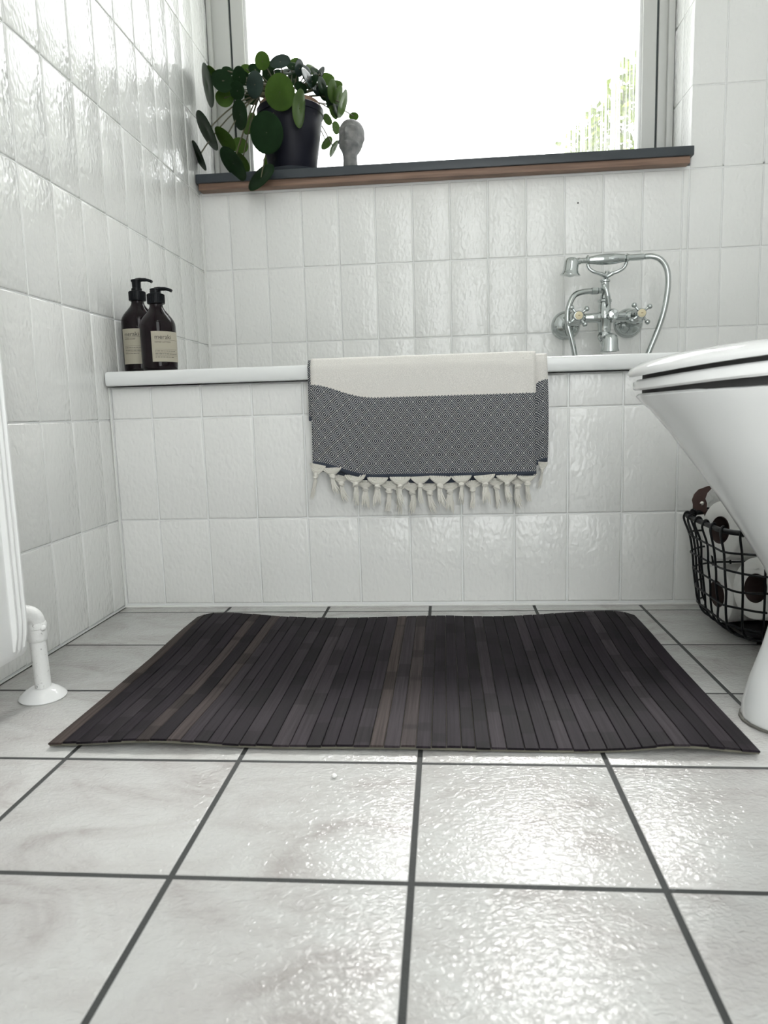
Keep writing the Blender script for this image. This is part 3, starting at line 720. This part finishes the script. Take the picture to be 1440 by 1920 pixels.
b = MB(); b.lathe([(0.055, 0.0), (0.070, 0.0), (0.083, 0.010), (0.0865, 0.0125), (0.0845, 0.0132), (0.078, 0.0105), (0.072, 0.0125), (0.02, 0.0125)], (px, py, 1.0212), 48, None, True, True)
tag(b.build('saucer', M_saucer), 'dark round saucer under the black plant pot', 'saucer')

# ================================================================ STONE HEAD
hx, hy, hz = -0.209, 1.315, 1.0213
hd = MB(); rings = []; NA = 48
prof = [(0.0195, 0.020, 0.0), (0.0185, 0.0185, 0.006), (0.0170, 0.0172, 0.018), (0.0162, 0.0165, 0.032), (0.0166, 0.0172, 0.042), (0.0185, 0.0200, 0.049), (0.0215, 0.0240, 0.056), (0.0245, 0.0280, 0.064), (0.0270, 0.0305, 0.073), (0.0287, 0.0322, 0.082), (0.0297, 0.0332, 0.091), (0.0298, 0.0332, 0.099), (0.0285, 0.0318, 0.107), (0.0252, 0.0285, 0.114), (0.0195, 0.0220, 0.1195), (0.011, 0.0125, 0.1225), (0.002, 0.002, 0.1235)]
fine = []
for i in range(len(prof)-1):
    for k in range(4):
        t = k/4; fine.append(tuple(prof[i][j]*(1-t)+prof[i+1][j]*t for j in range(3)))
fine.append(prof[-1])
def g(v, c, w): return math.exp(-((v-c)/w)**2)
for rx, ry, z in fine:
    ring = []
    for j in range(NA):
        a = 2*pi*j/NA; da = (a-1.5*pi+pi) % (2*pi) - pi        # 0 at the face (-y)
        x, y = rx*math.cos(a), ry*math.sin(a)
        d = 0.0085*g(da, 0, 0.14)*g(z, 0.0745, 0.006) + 0.005*g(da, 0, 0.11)*g(z, 0.083, 0.006)      # nose
        d += 0.0022*(g(da, 0.42, 0.28)+g(da, -0.42, 0.28))*g(z, 0.0925, 0.0035)                        # brow
        d -= 0.0045*(g(da, 0.42, 0.20)+g(da, -0.42, 0.20))*g(z, 0.0845, 0.0042)                        # eye sockets
        d += 0.0022*(g(da, 0.42, 0.14)+g(da, -0.42, 0.14))*g(z, 0.0838, 0.0022)                        # lids
        d += 0.0028*g(da, 0, 0.26)*(g(z, 0.0655, 0.0016)+g(z, 0.0618, 0.0016)) - 0.0012*g(da, 0, 0.3)*g(z, 0.0637, 0.0010)   # lips
        d += 0.0062*g(da, 0, 0.40)*g(z, 0.0545, 0.0045)                                                # chin
        d += 0.0040*(g(da, 0.95, 0.4)+g(da, -0.95, 0.4))*g(z, 0.0565, 0.006)                           # jaw
        d += 0.0048*(g(da, 1.62, 0.10)+g(da, -1.62, 0.10))*g(z, 0.0800, 0.0070)                        # ears
        d *= 1.4
        L_ = math.hypot(x, y) or 1
        x += x/L_*d; y += y/L_*d
        # the face turns a little and the head tips back above the neck
        w = sm((z-0.036)/0.02); ty = R(-20)*w; yy, zz = y-0.004, z-0.048
        y2 = 0.004 + yy*math.cos(ty) - zz*math.sin(ty); z2 = 0.048 + yy*math.sin(ty) + zz*math.cos(ty)
        if w == 0: y2, z2 = y, z
        rz = R(-12)
        HS = 1.17
        ring.append((hx + HS*(x*math.cos(rz)-y2*math.sin(rz)), hy + HS*(x*math.sin(rz)+y2*math.cos(rz)), hz+HS*z2))
    rings.append(ring)
hd.rings(rings, True, True, True)
tag(hd.build('head_sculpture', M_stone, angle=80), 'small grey stone head sculpture on a long neck beside the potted plant', 'sculpture')

# ================================================================ BATH MIXER TAP
fx, fy, fz = 0.4435, 1.175, 0.601
mixer = thing('bath_mixer', (fx, YB, fz), 'chrome wall-mounted bath mixer tap with two cross handles on the tiled wall', 'tap')
b = MB()
b.lathe([(0.0005, -0.044), (0.013, -0.043), (0.016, -0.03), (0.0165, -0.012), (0.0195, -0.006), (0.0205, 0.0), (0.0195, 0.006), (0.0165, 0.012), (0.015, 0.03), (0.0135, 0.036), (0.017, 0.038), (0.017, 0.043), (0.0125, 0.046), (0.0105, 0.06), (0.010, 0.085), (0.0125, 0.087), (0.0125, 0.091), (0.009, 0.094), (0.0005, 0.096)], (fx-0.001, fy, fz), 24)
for s in (-1, 1):      # crossbar to each valve
    b.lathe([(0.0165, 0.014), (0.0125, 0.022), (0.0115, 0.05), (0.014, 0.053), (0.0165, 0.060), (0.0185, 0.070), (0.0185, 0.086), (0.0165, 0.092), (0.0005, 0.094)], (fx, fy, fz), 20, (s, 0, 0))
b.lathe([(0.0005, -0.045), (0.011, -0.044), (0.0145, -0.036), (0.0145, -0.028), (0.012, -0.02), (0.012, 0.0)], (fx+0.012, fy, fz+0.002), 20, (0, 1, 0))     # diverter boss
b.build('mixer_body', M_chrome, mixer)
b = MB()
b.lathe([(0.0135, -0.02), (0.0145, -0.04), (0.0165, -0.044), (0.0165, -0.052), (0.0135, -0.056)], (fx-0.001, fy, fz), 24)
sp_ = [(fx-0.001, fy, fz-0.052), (fx-0.0005, fy-0.006, fz-0.064), (fx, fy-0.030, fz-0.066), (fx+0.002, fy-0.052, fz-0.067)]
b.tube(catmull(sp_, 5), 0.0125, 16)
b.lathe([(0.0005, 0.016), (0.009, 0.0155), (0.0165, 0.010), (0.0195, 0.002), (0.0205, -0.018), (0.0225, -0.026), (0.0225, -0.028), (0.0185, -0.028), (0.0165, -0.02), (0.0005, -0.02)], (fx+0.000, fy-0.060, fz-0.062), 28)
b.build('spout', M_chrome, mixer)
for s in (-1, 1):
    wx = fx + s*0.0755
    b = MB(); b.lathe([(0.0385, 0.0), (0.0385, 0.003), (0.036, 0.010), (0.029, 0.017), (0.020, 0.021), (0.014, 0.023), (0.0135, 0.10)], (wx+0.006*s, YB-0.0002, fz-0.006), 32, (0, -1, 0), True)
    b.build('wall_rose', M_chrome, mixer)
    b = MB(); hy_ = fy-0.052
    b.lathe([(0.0165, 0.0), (0.0165, 0.012), (0.0125, 0.018), (0.0105, 0.030), (0.0125, 0.034), (0.0135, 0.044), (0.0120, 0.052), (0.0105, 0.054), (0.0005, 0.0545)], (wx, fy-0.004, fz), 24, (0, -1, 0))
    for k in range(4):
        a = R((38 if s < 0 else 38) + 90*k); dx, dz = math.cos(a), math.sin(a)
        b.tube([(wx+dx*q, hy_+0.003, fz+dz*q) for q in (0.008, 0.013, 0.019, 0.023)], [0.0048, 0.0036, 0.0032, 0.0034], 10)
        b.tube([(wx+dx*q, hy_+0.003, fz+dz*q) for q in (0.021, 0.0225, 0.025, 0.028, 0.0305, 0.0325)], [0.0034, 0.0052, 0.0064, 0.0066, 0.005, 0.0015], 12)
    h = b.build('cross_handle', M_chrome, mixer)
    b = MB(); b.lathe([(0.0098, 0.0), (0.0098, 0.002), (0.008, 0.0032), (0.0005, 0.0036)], (wx, fy-0.0582, fz), 24, (0, -1, 0), True); b.build('cap', M_cap, h)
    b = MB()      # the small mark in the middle of the cap
    for ddx in (-0.0014, 0.0014): b.box((wx+ddx-0.0008, fy-0.06205, fz-0.0010), (wx+ddx+0.0008, fy-0.0612, fz+0.0012))
    b.build('cap_mark', M_capmark, h)
# cradle fork
b = MB()
zc = fz+0.094
b.tube(catmull([(fx-0.001, fy, fz+0.085), (fx+0.001, fy-0.006, fz+0.10), (fx+0.002, fy-0.01, fz+0.112)], 5), 0.0058, 12)
for s in (-1, 1):
    b.tube(catmull([(fx+0.001, fy-0.009, fz+0.098), (fx+s*0.014, fy-0.012, fz+0.1045), (fx+s*0.030, fy-0.014, fz+0.1095), (fx+s*0.0425, fy-0.014, fz+0.118), (fx+s*0.0480, fy-0.014, fz+0.131)], 5), [0.0052]*6+[0.0042]*14+[0.0038], 10)
    xx = fx+s*0.0480
    b.tube([(xx, fy-0.014+0.0098*math.sin(a), fz+0.139-0.0098*math.cos(a)) for a in [R(-150+25*i) for i in range(13)]], 0.0026, 8)
b.build('cradle', M_chrome, mixer)
b = MB()
b.tube(catmull([(fx+0.004, fy-0.020, fz+0.030), (fx-0.002, fy-0.026, fz+0.058), (fx-0.008, fy-0.022, fz+0.073)], 5), [0.0068]*5+[0.0058]*5+[0.005], 12)
b.sphere((fx-0.008, fy-0.022, fz+0.0735), 0.0062, 12, 8); b.build('diverter_lever', M_chrome, mixer)

shower = thing('hand_shower', (fx, fy-0.014, fz+0.139), 'chrome telephone hand shower with a ribbed hose lying in the mixer cradle', 'shower')
gz, gy = fz+0.139, fy-0.014
b = MB()
b.lathe([(0.0065, -0.053), (0.0092, -0.049), (0.0082, -0.045), (0.0092, -0.040), (0.0128, -0.018), (0.0136, 0.0), (0.0128, 0.02), (0.0098, 0.041), (0.0075, 0.046), (0.0090, 0.049), (0.0090, 0.053), (0.0078, 0.055), (0.0078, 0.088), (0.0066, 0.090), (0.0058, 0.092)], (fx, gy, gz), 22, (1, 0, 0.02), True, True)
b.build('shower_grip', M_chrome, shower)
b = MB()
b.tube(catmull([(fx-0.050, gy, gz-0.001), (fx-0.064, gy, gz-0.001), (fx-0.076, gy-0.002, gz-0.004), (fx-0.084, gy-0.004, gz-0.012)], 5), [0.0068]*6+[0.0085]*5+[0.0105]*5, 14)
b.lathe([(0.0005, 0.0115), (0.009, 0.011), (0.0155, 0.007), (0.0180, 0.0), (0.0185, -0.018), (0.0215, -0.026), (0.0250, -0.0305), (0.0250, -0.032), (0.018, -0.0322), (0.0005, -0.036)], (fx-0.087, gy-0.004, gz-0.004), 28, (0.10, -0.05, 1))
b.build('shower_head', M_chrome, shower)
hp = catmull([(fx+0.092, gy, gz+0.002), (fx+0.110, gy-0.002, gz+0.0015), (fx+0.128, gy-0.006, gz-0.008), (fx+0.141, gy-0.012, gz-0.030), (fx+0.1445, gy-0.016, gz-0.065), (fx+0.139, gy-0.018, gz-0.115), (fx+0.128, gy-0.018, gz-0.160), (fx+0.108, gy-0.016, gz-0.215),
     (fx+0.085, gy-0.01, gz-0.27), (fx+0.03, gy, gz-0.36), (fx-0.03, gy-0.0, gz-0.36), (fx-0.068, gy-0.01, gz-0.28), (fx-0.084, gy-0.016, gz-0.21), (fx-0.0985, gy-0.020, gz-0.155), (fx-0.0975, gy-0.020, gz-0.120), (fx-0.083, gy-0.014, gz-0.088), (fx-0.060, gy-0.006, gz-0.0775), (fx-0.030, gy+0.0, gz-0.0755)], 44)
b = MB(); b.tube(hp, [0.0064+0.0007*(i % 2) for i in range(len(hp))], 10); b.build('hose', M_hose, shower, angle=180)
b = MB(); b.lathe([(0.0068, -0.006), (0.0095, -0.004), (0.0095, 0.010), (0.008, 0.012), (0.0075, 0.024)], (fx-0.032, gy, gz-0.0755), 6, (1, 0, 0), True, True); b.build('hose_nut', M_chrome, shower, smooth=False)

# ================================================================ TOILET
ty = 0.115
toil = thing('toilet', (0.6, ty, 0.0), 'white glossy toilet bowl with closed lid at the right edge of the room', 'toilet')
def egg(xf, xb, w, z, n=40, p=2.25):      # rounded nose towards -x, squarer back
    out = []; xm = xf + (xb-xf)*0.50
    for j in range(n):
        a = 2*pi*j/n; c, s = math.cos(a), math.sin(a)
        if c < 0: x = xm - (xm-xf)*abs(c)**(2/2.05); y = w*(1 if s >= 0 else -1)*abs(s)**(2/2.05)
        else: x = xm + (xb-xm)*abs(c)**(2/3.2); y = w*(1 if s >= 0 else -1)*abs(s)**(2/3.2)
        out.append((x, ty+y, z))
    return out
def tilt(pts, hinge=0.80, ang=0.0):
    out = []
    for x, y, z in pts: out.append((x, y, z + ang*(1-math.exp(-max(0, x-0.247)/0.12))))
    return out
prof = [(0.0, 0.3850, 0.92, 0.104), (0.004, 0.3830, 0.92, 0.106), (0.02, 0.384, 0.92, 0.105), (0.05, 0.391, 0.91, 0.099), (0.09, 0.404, 0.90, 0.092), (0.125, 0.413, 0.89, 0.090), (0.155, 0.416, 0.88, 0.097), (0.186, 0.402, 0.87, 0.112), (0.22, 0.381, 0.86, 0.128), (0.26, 0.355, 0.84, 0.146), (0.30, 0.327, 0.82, 0.160), (0.34, 0.297, 0.80, 0.170), (0.370, 0.271, 0.79, 0.1755), (0.381, 0.2590, 0.785, 0.178), (0.3865, 0.2545, 0.785, 0.179), (0.3895, 0.2575, 0.783, 0.176), (0.3895, 0.30, 0.72, 0.13), (0.34, 0.32, 0.66, 0.11), (0.24, 0.40, 0.60, 0.06)]
b = MB(); b.rings([tilt(egg(xf, xb, w, z), ang=0.008*sm((z-0.33)/0.05)) for z, xf, xb, w in prof], True, True, True); b.build('bowl', M_ceram, toil, angle=60)
b = MB()
sg = [(0.3935, 0.262, 0.172), (0.3925, 0.2545, 0.1795), (0.3950, 0.2515, 0.1815), (0.4020, 0.2520, 0.181), (0.4045, 0.2555, 0.178), (0.4045, 0.31, 0.12), (0.3935, 0.315, 0.115)]
b.rings([tilt(egg(xf, 0.70, w, z), ang=0.0165 if z < 0.4 else 0.020) for z, xf, w in sg], True, loop=True); b.build('seat', M_seat, toil, angle=50)
b = MB()
lg = [(0.4105, 0.262, 0.172), (0.4085, 0.2515, 0.181), (0.4090, 0.2465, 0.1855), (0.4125, 0.2450, 0.187), (0.4180, 0.2480, 0.185), (0.4235, 0.2590, 0.176), (0.4275, 0.290, 0.15), (0.4300, 0.34, 0.10), (0.4315, 0.42, 0.03)]
b.rings([tilt(egg(xf, 0.71, w, z), ang=0.0215 if z < 0.415 else 0.018) for z, xf, w in lg], True, True, True); b.build('lid', M_seat, toil, angle=60)
for yy in (-0.10, 0.10):
    for xx, zz, h in ((0.60, 0.3895, 0.015),):
        b = MB(); b.lathe([(0.009, 0.0), (0.009, h)], (xx, ty+yy*1.25, zz), 12, None, True, True); b.build('bumper', M_rubber_gap, toil)
for yy in (-0.075, 0.075):
    b = MB(); b.lathe([(0.012, 0.0), (0.012, 0.045), (0.01, 0.048)], (0.735, ty+yy, 0.389), 14, None, True, True); b.build('hinge', M_chrome, toil)
b = MB(); b.cbox((0.79, ty-0.18, 0.385), (0.968, ty+0.18, 0.78), 0.02); b.build('cistern', M_ceram, toil)
b = MB(); b.cbox((0.78, ty-0.187, 0.7805), (0.970, ty+0.187, 0.815), 0.012); cl = b.build('cistern_lid', M_ceram, toil)
b = MB(); b.lathe([(0.022, 0.0), (0.022, 0.006), (0.018, 0.009)], (0.875, ty, 0.8152), 20, None, True, True); b.build('flush_button', M_chrome, cl)
b = MB(); sb = egg(0.3825, 0.925, 0.1065, 0.0016, 48); b.tube(sb, 0.0022, 6, closed=True); b.build('sealant_bead', mat('grey_sealant', (0.12, 0.115, 0.10), 0.7), toil)
for nm, xf, w, za, zb, aa, ab, xb_ in (('seat_gap_shade', 0.262, 0.1725, 0.3885, 0.3940, 0.008, 0.0165, 0.69), ('lid_gap_shade', 0.262, 0.1715, 0.4035, 0.4100, 0.020, 0.0215, 0.69)):  # dark rings put into the gaps to stand for their shade
    b = MB(); b.rings([tilt(egg(xf, xb_, w, za), ang=aa), tilt(egg(xf, xb_, w, zb), ang=ab), tilt(egg(xf+0.012, xb_-0.012, w-0.012, zb), ang=ab), tilt(egg(xf+0.012, xb_-0.012, w-0.012, za), ang=aa)], True, loop=True); b.build(nm, M_rubber_gap, toil)

# ================================================================ WIRE BASKET AND ROLLS
bx0, bx1, by0, by1 = 0.4495, 0.715, 0.338, 0.586
bask = thing('wire_basket', (0.58, 0.47, 0.0), 'black wire basket with leather handles standing behind the toilet', 'basket')
BZ = 0.185
def bring(t, n=10):      # outline of the basket at height fraction t
    z = 0.006 + (BZ-0.006)*t
    ins = 0.020*(1-t) + 0.030*max(0, (0.16-t)/0.16)**2
    return rrect(bx0+ins, bx1-ins, by0+ins*0.8, by1-ins*0.8, 0.060-0.1*ins, z, n)
def wob(P, a, s): return [Vector(p)+Vector((a*math.sin(i*0.9+s), a*math.cos(i*0.7+s*2), a*1.2*math.sin(i*0.55+s*3))) for i, p in enumerate(P)]
b = MB(); b.tube(bring(1.0, 14), 0.0042, 10, closed=True); b.build('rim', M_wire, bask)
for k, t in enumerate((0.0, 0.05, 0.16, 0.33, 0.49, 0.65, 0.82)):
    b = MB(); b.tube(wob(bring(t), 0.0010 if t > 0.1 else 0.0004, k*1.3), 0.0018 if t > 0.02 else 0.0022, 6, closed=True); b.build('ring_wire', M_wire, bask)
def at_len(P, q):
    L = [0]; m = len(P)
    for i in range(m): L.append(L[-1] + (P[(i+1) % m]-P[i]).length)
    d = q*L[-1]
    for i in range(m):
        if L[i+1] >= d: 
            f = (d-L[i])/max(1e-9, L[i+1]-L[i]); return P[i].lerp(P[(i+1) % m], f)
    return P[0]
NV = 28
for k in range(NV):
    q = (k+0.5)/NV; pts = []
    for i, t in enumerate((0.0, 0.03, 0.08, 0.16, 0.3, 0.45, 0.6, 0.8, 0.96, 1.0)):
        p = at_len(bring(t), q); pts.append(p + Vector((rnd.uniform(-1, 1), rnd.uniform(-1, 1), 0))*0.0010*(0 if t > 0.9 else 1))
    c = at_len(bring(1.0), q); inw = (Vector((0.579, 0.471, c.z))-c).normalized()
    pts[-1] = c - inw*0.0055 + Vector((0, 0, -0.001)); pts[-2] = c - inw*0.0045 + Vector((0, 0, -0.010))
    pts += [c + Vector((0, 0, 0.0056)) - inw*0.002, c + Vector((0, 0, 0.0052)) + inw*0.003, c + inw*0.0056 - Vector((0, 0, 0.001)), c + inw*0.003 - Vector((0, 0, 0.0052))]
    b = MB(); b.tube(catmull(pts, 3), 0.0019, 6); b.build('upright_wire', M_wire, bask)
b = MB()
for k in range(7):
    y = by0+0.05+k*0.0225; b.tube([(bx0+0.062, y, 0.0055), (bx1-0.062, y, 0.0055)], 0.0018, 6)
b.build('floor_wire', M_wire, bask)
b = MB(); o1 = rrect(bx0+0.058, bx1-0.058, by0+0.05, by1-0.05, 0.05, 0.0078); o2 = [p+Vector((0, 0, 0.006)) for p in o1]; b.rings([o1, o2], True, True, True); b.build('liner', M_liner, bask)
def strap(yc, sgn):
    b = MB(); w = 0.012
    x0s = bx0+0.036; path = []
    # loop round the rim, up as a standing strap and across to the second loop
    for a in range(-200, 31, 23): path.append((0, sgn*0.0065*math.cos(R(a)), BZ+0.0065*math.sin(R(a))))
    prof_ = path + [(0.0, sgn*0.0055, BZ+0.014), (-0.002, sgn*0.004, BZ+0.022), (0.002, sgn*0.002, BZ+0.032), (0.010, 0, BZ+0.040), (0.026, 0, BZ+0.046)]
    for mirror in (0, 1):
        rg = []
        for i, (dx, dy, z) in enumerate(prof_):
            ww = w*(1.0 if i < len(path)+1 else 0.95)
            xc = x0s+dx if not mirror else bx1-0.036-dx
            rg.append([(xc-ww, yc+dy-0.0011, z), (xc+ww, yc+dy-0.0011, z+0.002), (xc+ww, yc+dy+0.0011, z+0.002), (xc-ww, yc+dy+0.0011, z)])
        b.rings(rg, True, True, True)
    rg = []
    for i in range(9):
        t = i/8; x = x0s+0.026+(bx1-bx0-0.072-0.052)*t; z = BZ+0.046+0.010*math.sin(pi*t)
        rg.append([(x, yc-0.0012, z-0.011), (x, yc+0.0012, z-0.011), (x, yc+0.0012, z+0.011), (x, yc-0.0012, z+0.011)])
    b.rings(rg, True, True, True)
    h = b.build('leather_handle', M_leather, bask)
    for xc in (x0s+0.003, bx1-0.036-0.003):
        b = MB(); b.sphere((xc, yc-0.0075 if sgn < 0 else yc+0.004, BZ+0.016), 0.0042, 10, 6, (1, 0.6, 1)); b.build('rivet', M_rivet, h)
strap(by1-0.0, -1)

def roll(loc, ax, label, seed):
    t = thing('toilet_roll', loc, label, 'toilet roll', 'toilet rolls in the wire basket')
    A = Vector(ax).normalized(); c = Vector(loc)
    r_, Lh = 0.048, 0.046
    b = MB(); b.lathe([(0.0225, -Lh+0.0008), (0.024, -Lh), (r_-0.003, -Lh), (r_-0.0006, -Lh+0.002), (r_, -Lh+0.006), (r_, Lh-0.006), (r_-0.0006, Lh-0.002), (r_-0.003, Lh), (0.024, Lh), (0.0225, Lh-0.0008)], loc, 40, A)
    b.build('paper', M_paper, t)
    b = MB(); b.lathe([(0.0224, -Lh), (0.0224, Lh)], loc, 30, A); b.lathe([(0.0212, -Lh), (0.0212, Lh)], loc, 30, A); b.lathe([(0.0208, -0.004), (0.0005, -0.004)], loc, 30, A); b.build('cardboard_core', M_core, t)
    return t
def facing(p, ax):      # centre of a roll whose visible end face is centred at p
    A = Vector(ax).normalized(); q = Vector(p) + A*0.046; return (q.x, q.y, q.z)
a1 = (0.99, 0.14, 0.03); roll(facing((0.482, 0.478, 0.0615), a1), a1, 'white toilet roll low at the back of the wire basket, with a narrow dark core', 1)
a2 = (0.93, 0.33, -0.16); roll(facing((0.502, 0.380, 0.0955), a2), a2, 'white toilet roll at the front of the wire basket, with the largest dark core', 2)
a3 = (0.95, 0.28, -0.10); roll(facing((0.478, 0.464, 0.172), a3), a3, 'topmost white toilet roll in the wire basket, partly behind the toilet bowl', 3)

# ================================================================ RADIATOR
rx = -0.503
rad = thing('radiator', (-0.55, -0.4, 0.08), 'white ribbed panel radiator on the left wall with its floor pipe', 'radiator')
ye, yn, rz0, rz1 = 0.112, -0.95, 0.084, 0.66
def rib(y):      # outward relief of the pressed front sheet at distance s from its end
    s = ye-y
    if s < 0.0: return 0
    m_ = s % 0.066
    d = 0.0
    for c in (0.006, 0.016, 0.026): d = max(d, 0.0065*sm(1.25-abs(m_-c)/0.0038))
    if m_ > 0.034: d = max(d, -0.007*sm((m_-0.034)/0.008)*sm((0.066-m_)/0.006))
    return d
ys = [ye - 0.0012*i for i in range(int((ye-yn)/0.0012)+1)]
zs_ = [rz0, rz0+0.006, rz0+0.012, rz0+0.03, rz0+0.045, rz1-0.045, rz1-0.03, rz1-0.012, rz1-0.006, rz1]
b = MB(); rg = []
for y in ys:
    col_ = []
    for z in zs_:
        e = min(1, max(0, (min(z-rz0, rz1-z)-0.006)/0.030)); ee = min(1, max(0, (min(z-rz0, rz1-z)))/0.008)
        dd = rib(y); dd = dd*e if dd > 0 else dd*sm((min(z-rz0, rz1-z)-0.012)/0.034)
        col_.append((rx + dd - 0.006*(1-ee), y, z))
    col_ += [(rx-0.012, y, rz1), (rx-0.012, y, rz0)]
    rg.append(col_)
b.rings(rg, True, True, True); b.build('front_panel', M_radi, rad, angle=33)
b = MB(); b.cbox((rx-0.075, yn, rz0+0.004), (rx-0.062, ye-0.002, rz1-0.004), 0.003); b.build('rear_panel', M_radi, rad)
b = MB()
for k in range(30): y = ye-0.03-k*0.034; b.box((rx-0.0625, y-0.0006, rz0+0.05), (rx-0.0115, y+0.0006, rz1-0.05))
tag(b.build('convector_fins', M_radi, rad, smooth=False), kind='stuff')
b = MB(); b.cbox((rx-0.0785, yn, rz1-0.002), (rx-0.003, ye-0.001, rz1+0.012), 0.003); b.build('top_grille', M_radi, rad)
b = MB()
for z in (rz0+0.04, rz1-0.05):
    b.box((XL+0.0012, -0.10, z-0.02), (rx-0.074, -0.07, z+0.03)); b.box((XL+0.0012, -0.80, z-0.02), (rx-0.074, -0.77, z+0.03))
b.build('wall_bracket', M_radi, rad, smooth=False)
ppx, ppy = -0.5285, 0.176
b = MB(); b.tube([(ppx+0.0025, ppy, 0.010), (ppx+0.0015, ppy, 0.05), (ppx, ppy, 0.090)], 0.0105, 20); b.build('pipe', M_pipe, rad)
b = MB(); b.lathe([(0.0108, -0.014), (0.0128, -0.012), (0.0132, -0.008), (0.0128, 0.004), (0.0138, 0.005), (0.0142, 0.010), (0.0128, 0.013)], (ppx, ppy, 0.094), 20, None, True, True)
b.tube(catmull([(ppx, ppy, 0.104), (ppx-0.002, ppy-0.004, 0.116), (ppx-0.010, ppy-0.018, 0.1235), (ppx-0.012, ppy-0.04, 0.1245), (ppx-0.012, ppy-0.072, 0.1245)], 6), [0.0125]*14+[0.0115]*11, 18)
b.sphere((ppx+0.012, ppy-0.004, 0.100), 0.0045, 10, 6); b.build('elbow', M_pipe, rad)
b = MB(); b.lathe([(0.0305, 0.0008), (0.0312, 0.0022), (0.0290, 0.0055), (0.0215, 0.0115), (0.0150, 0.0150), (0.0122, 0.0155), (0.0090, 0.0150)], (ppx+0.0015, ppy-0.0015, 0.0003), 40, (0.02, -0.03, 1), True); b.build('floor_collar', M_seat, rad, angle=60)

# ================================================================ SMALL THINGS AND OUTSIDE
b = MB(); b.sphere((-0.088, -0.034, 0.0024), 0.0031, 8, 6, (1, 0.9, 0.75)); tag(b.build('crumb', M_crumb), 'tiny white crumb on the pale floor tile before the mat', 'crumb')
b = MB(); b.lathe([(0.0022, 0.0), (0.0022, 0.0006), (0.0012, 0.0009)], (0.392, YB-0.0005, 0.9075), 10, (0, -1, 0), True, True); tag(b.build('trim_2', M_speck), kind='structure')
sh = thing('garden_shrub', (1.15, 3.1, -0.2), 'pale green garden shrub seen blurred through the streaked window glass', 'shrub')
b = MB(); r = random.Random(11)
for k in range(46):
    x = 1.1 + r.uniform(-0.42, 0.6); y = 3.1 + r.uniform(-0.25, 0.25); hgt = 2.22 - 1.05*max(0, 1.28-x)**1.1 - r.uniform(0, 0.28)
    b.tube([(x, y, -0.2), (x+r.uniform(-.05, .05), y, 0.8), (x+r.uniform(-.08, .08), y, hgt)], [0.012, 0.009, 0.003], 5)
b.build('stems', M_stalk, sh)
b = MB()
for k in range(9000):
    x = 1.1 + r.uniform(-0.5, 0.75); y = 3.1 + r.uniform(-0.35, 0.35); top = 2.26 - 1.05*max(0, 1.28-x)**1.1
    z = top - 1.3*r.random()**1.4 + r.uniform(-0.06, 0.06)
    a, t_ = r.uniform(0, 6.28), r.uniform(-0.9, 0.9); L_ = r.uniform(0.035, 0.06); w_ = L_*0.32
    d = Vector((math.cos(a)*math.cos(t_), math.sin(a)*math.cos(t_), math.sin(t_))); u_ = d.cross(Vector((r.uniform(-1, 1), r.uniform(-1, 1), 1))).normalized(); p = Vector((x, y, z)); nn = d.cross(u_)*w_*0.35
    b.add([p, p+d*L_*0.5+u_*w_+nn, p+d*L_, p+d*L_*0.5-u_*w_+nn, p+d*L_*0.5], [(0, 1, 4), (1, 2, 4), (2, 3, 4), (3, 0, 4)])
tag(b.build('foliage', M_shrub, sh, smooth=False), kind='stuff')
b = MB(); b.box((-4, 1.62, -0.3), (6, 9, -0.2)); tag(b.build('ground', mat('garden_lawn', (0.08, 0.12, 0.03), 0.9), smooth=False), kind='structure')
# fill light added on the ceiling, out of view, to brighten the room
fill_lamp = thing('ceiling_fill_lamp', (0.18, -0.85, ZC), 'round white opal fill light added out of view on the ceiling', 'fill_lamp')
b = MB(); b.lathe([(0.15, 0.0), (0.15, -0.025), (0.145, -0.028)], (0.18, -0.85, ZC), 40, None, True, True); b.build('base', M_radi, fill_lamp)
b = MB(); b.lathe([(0.14, -0.0285), (0.138, -0.05), (0.11, -0.072), (0.05, -0.083), (0.001, -0.085)], (0.18, -0.85, ZC), 40, None, True); sd = b.build('shade', M_fill_lamp, fill_lamp)
n, l = nt(M_fill_lamp); n['Principled BSDF'].inputs['Emission Color'].default_value = (1, 0.97, 0.92, 1); n['Principled BSDF'].inputs['Emission Strength'].default_value = FILL_LAMP_W
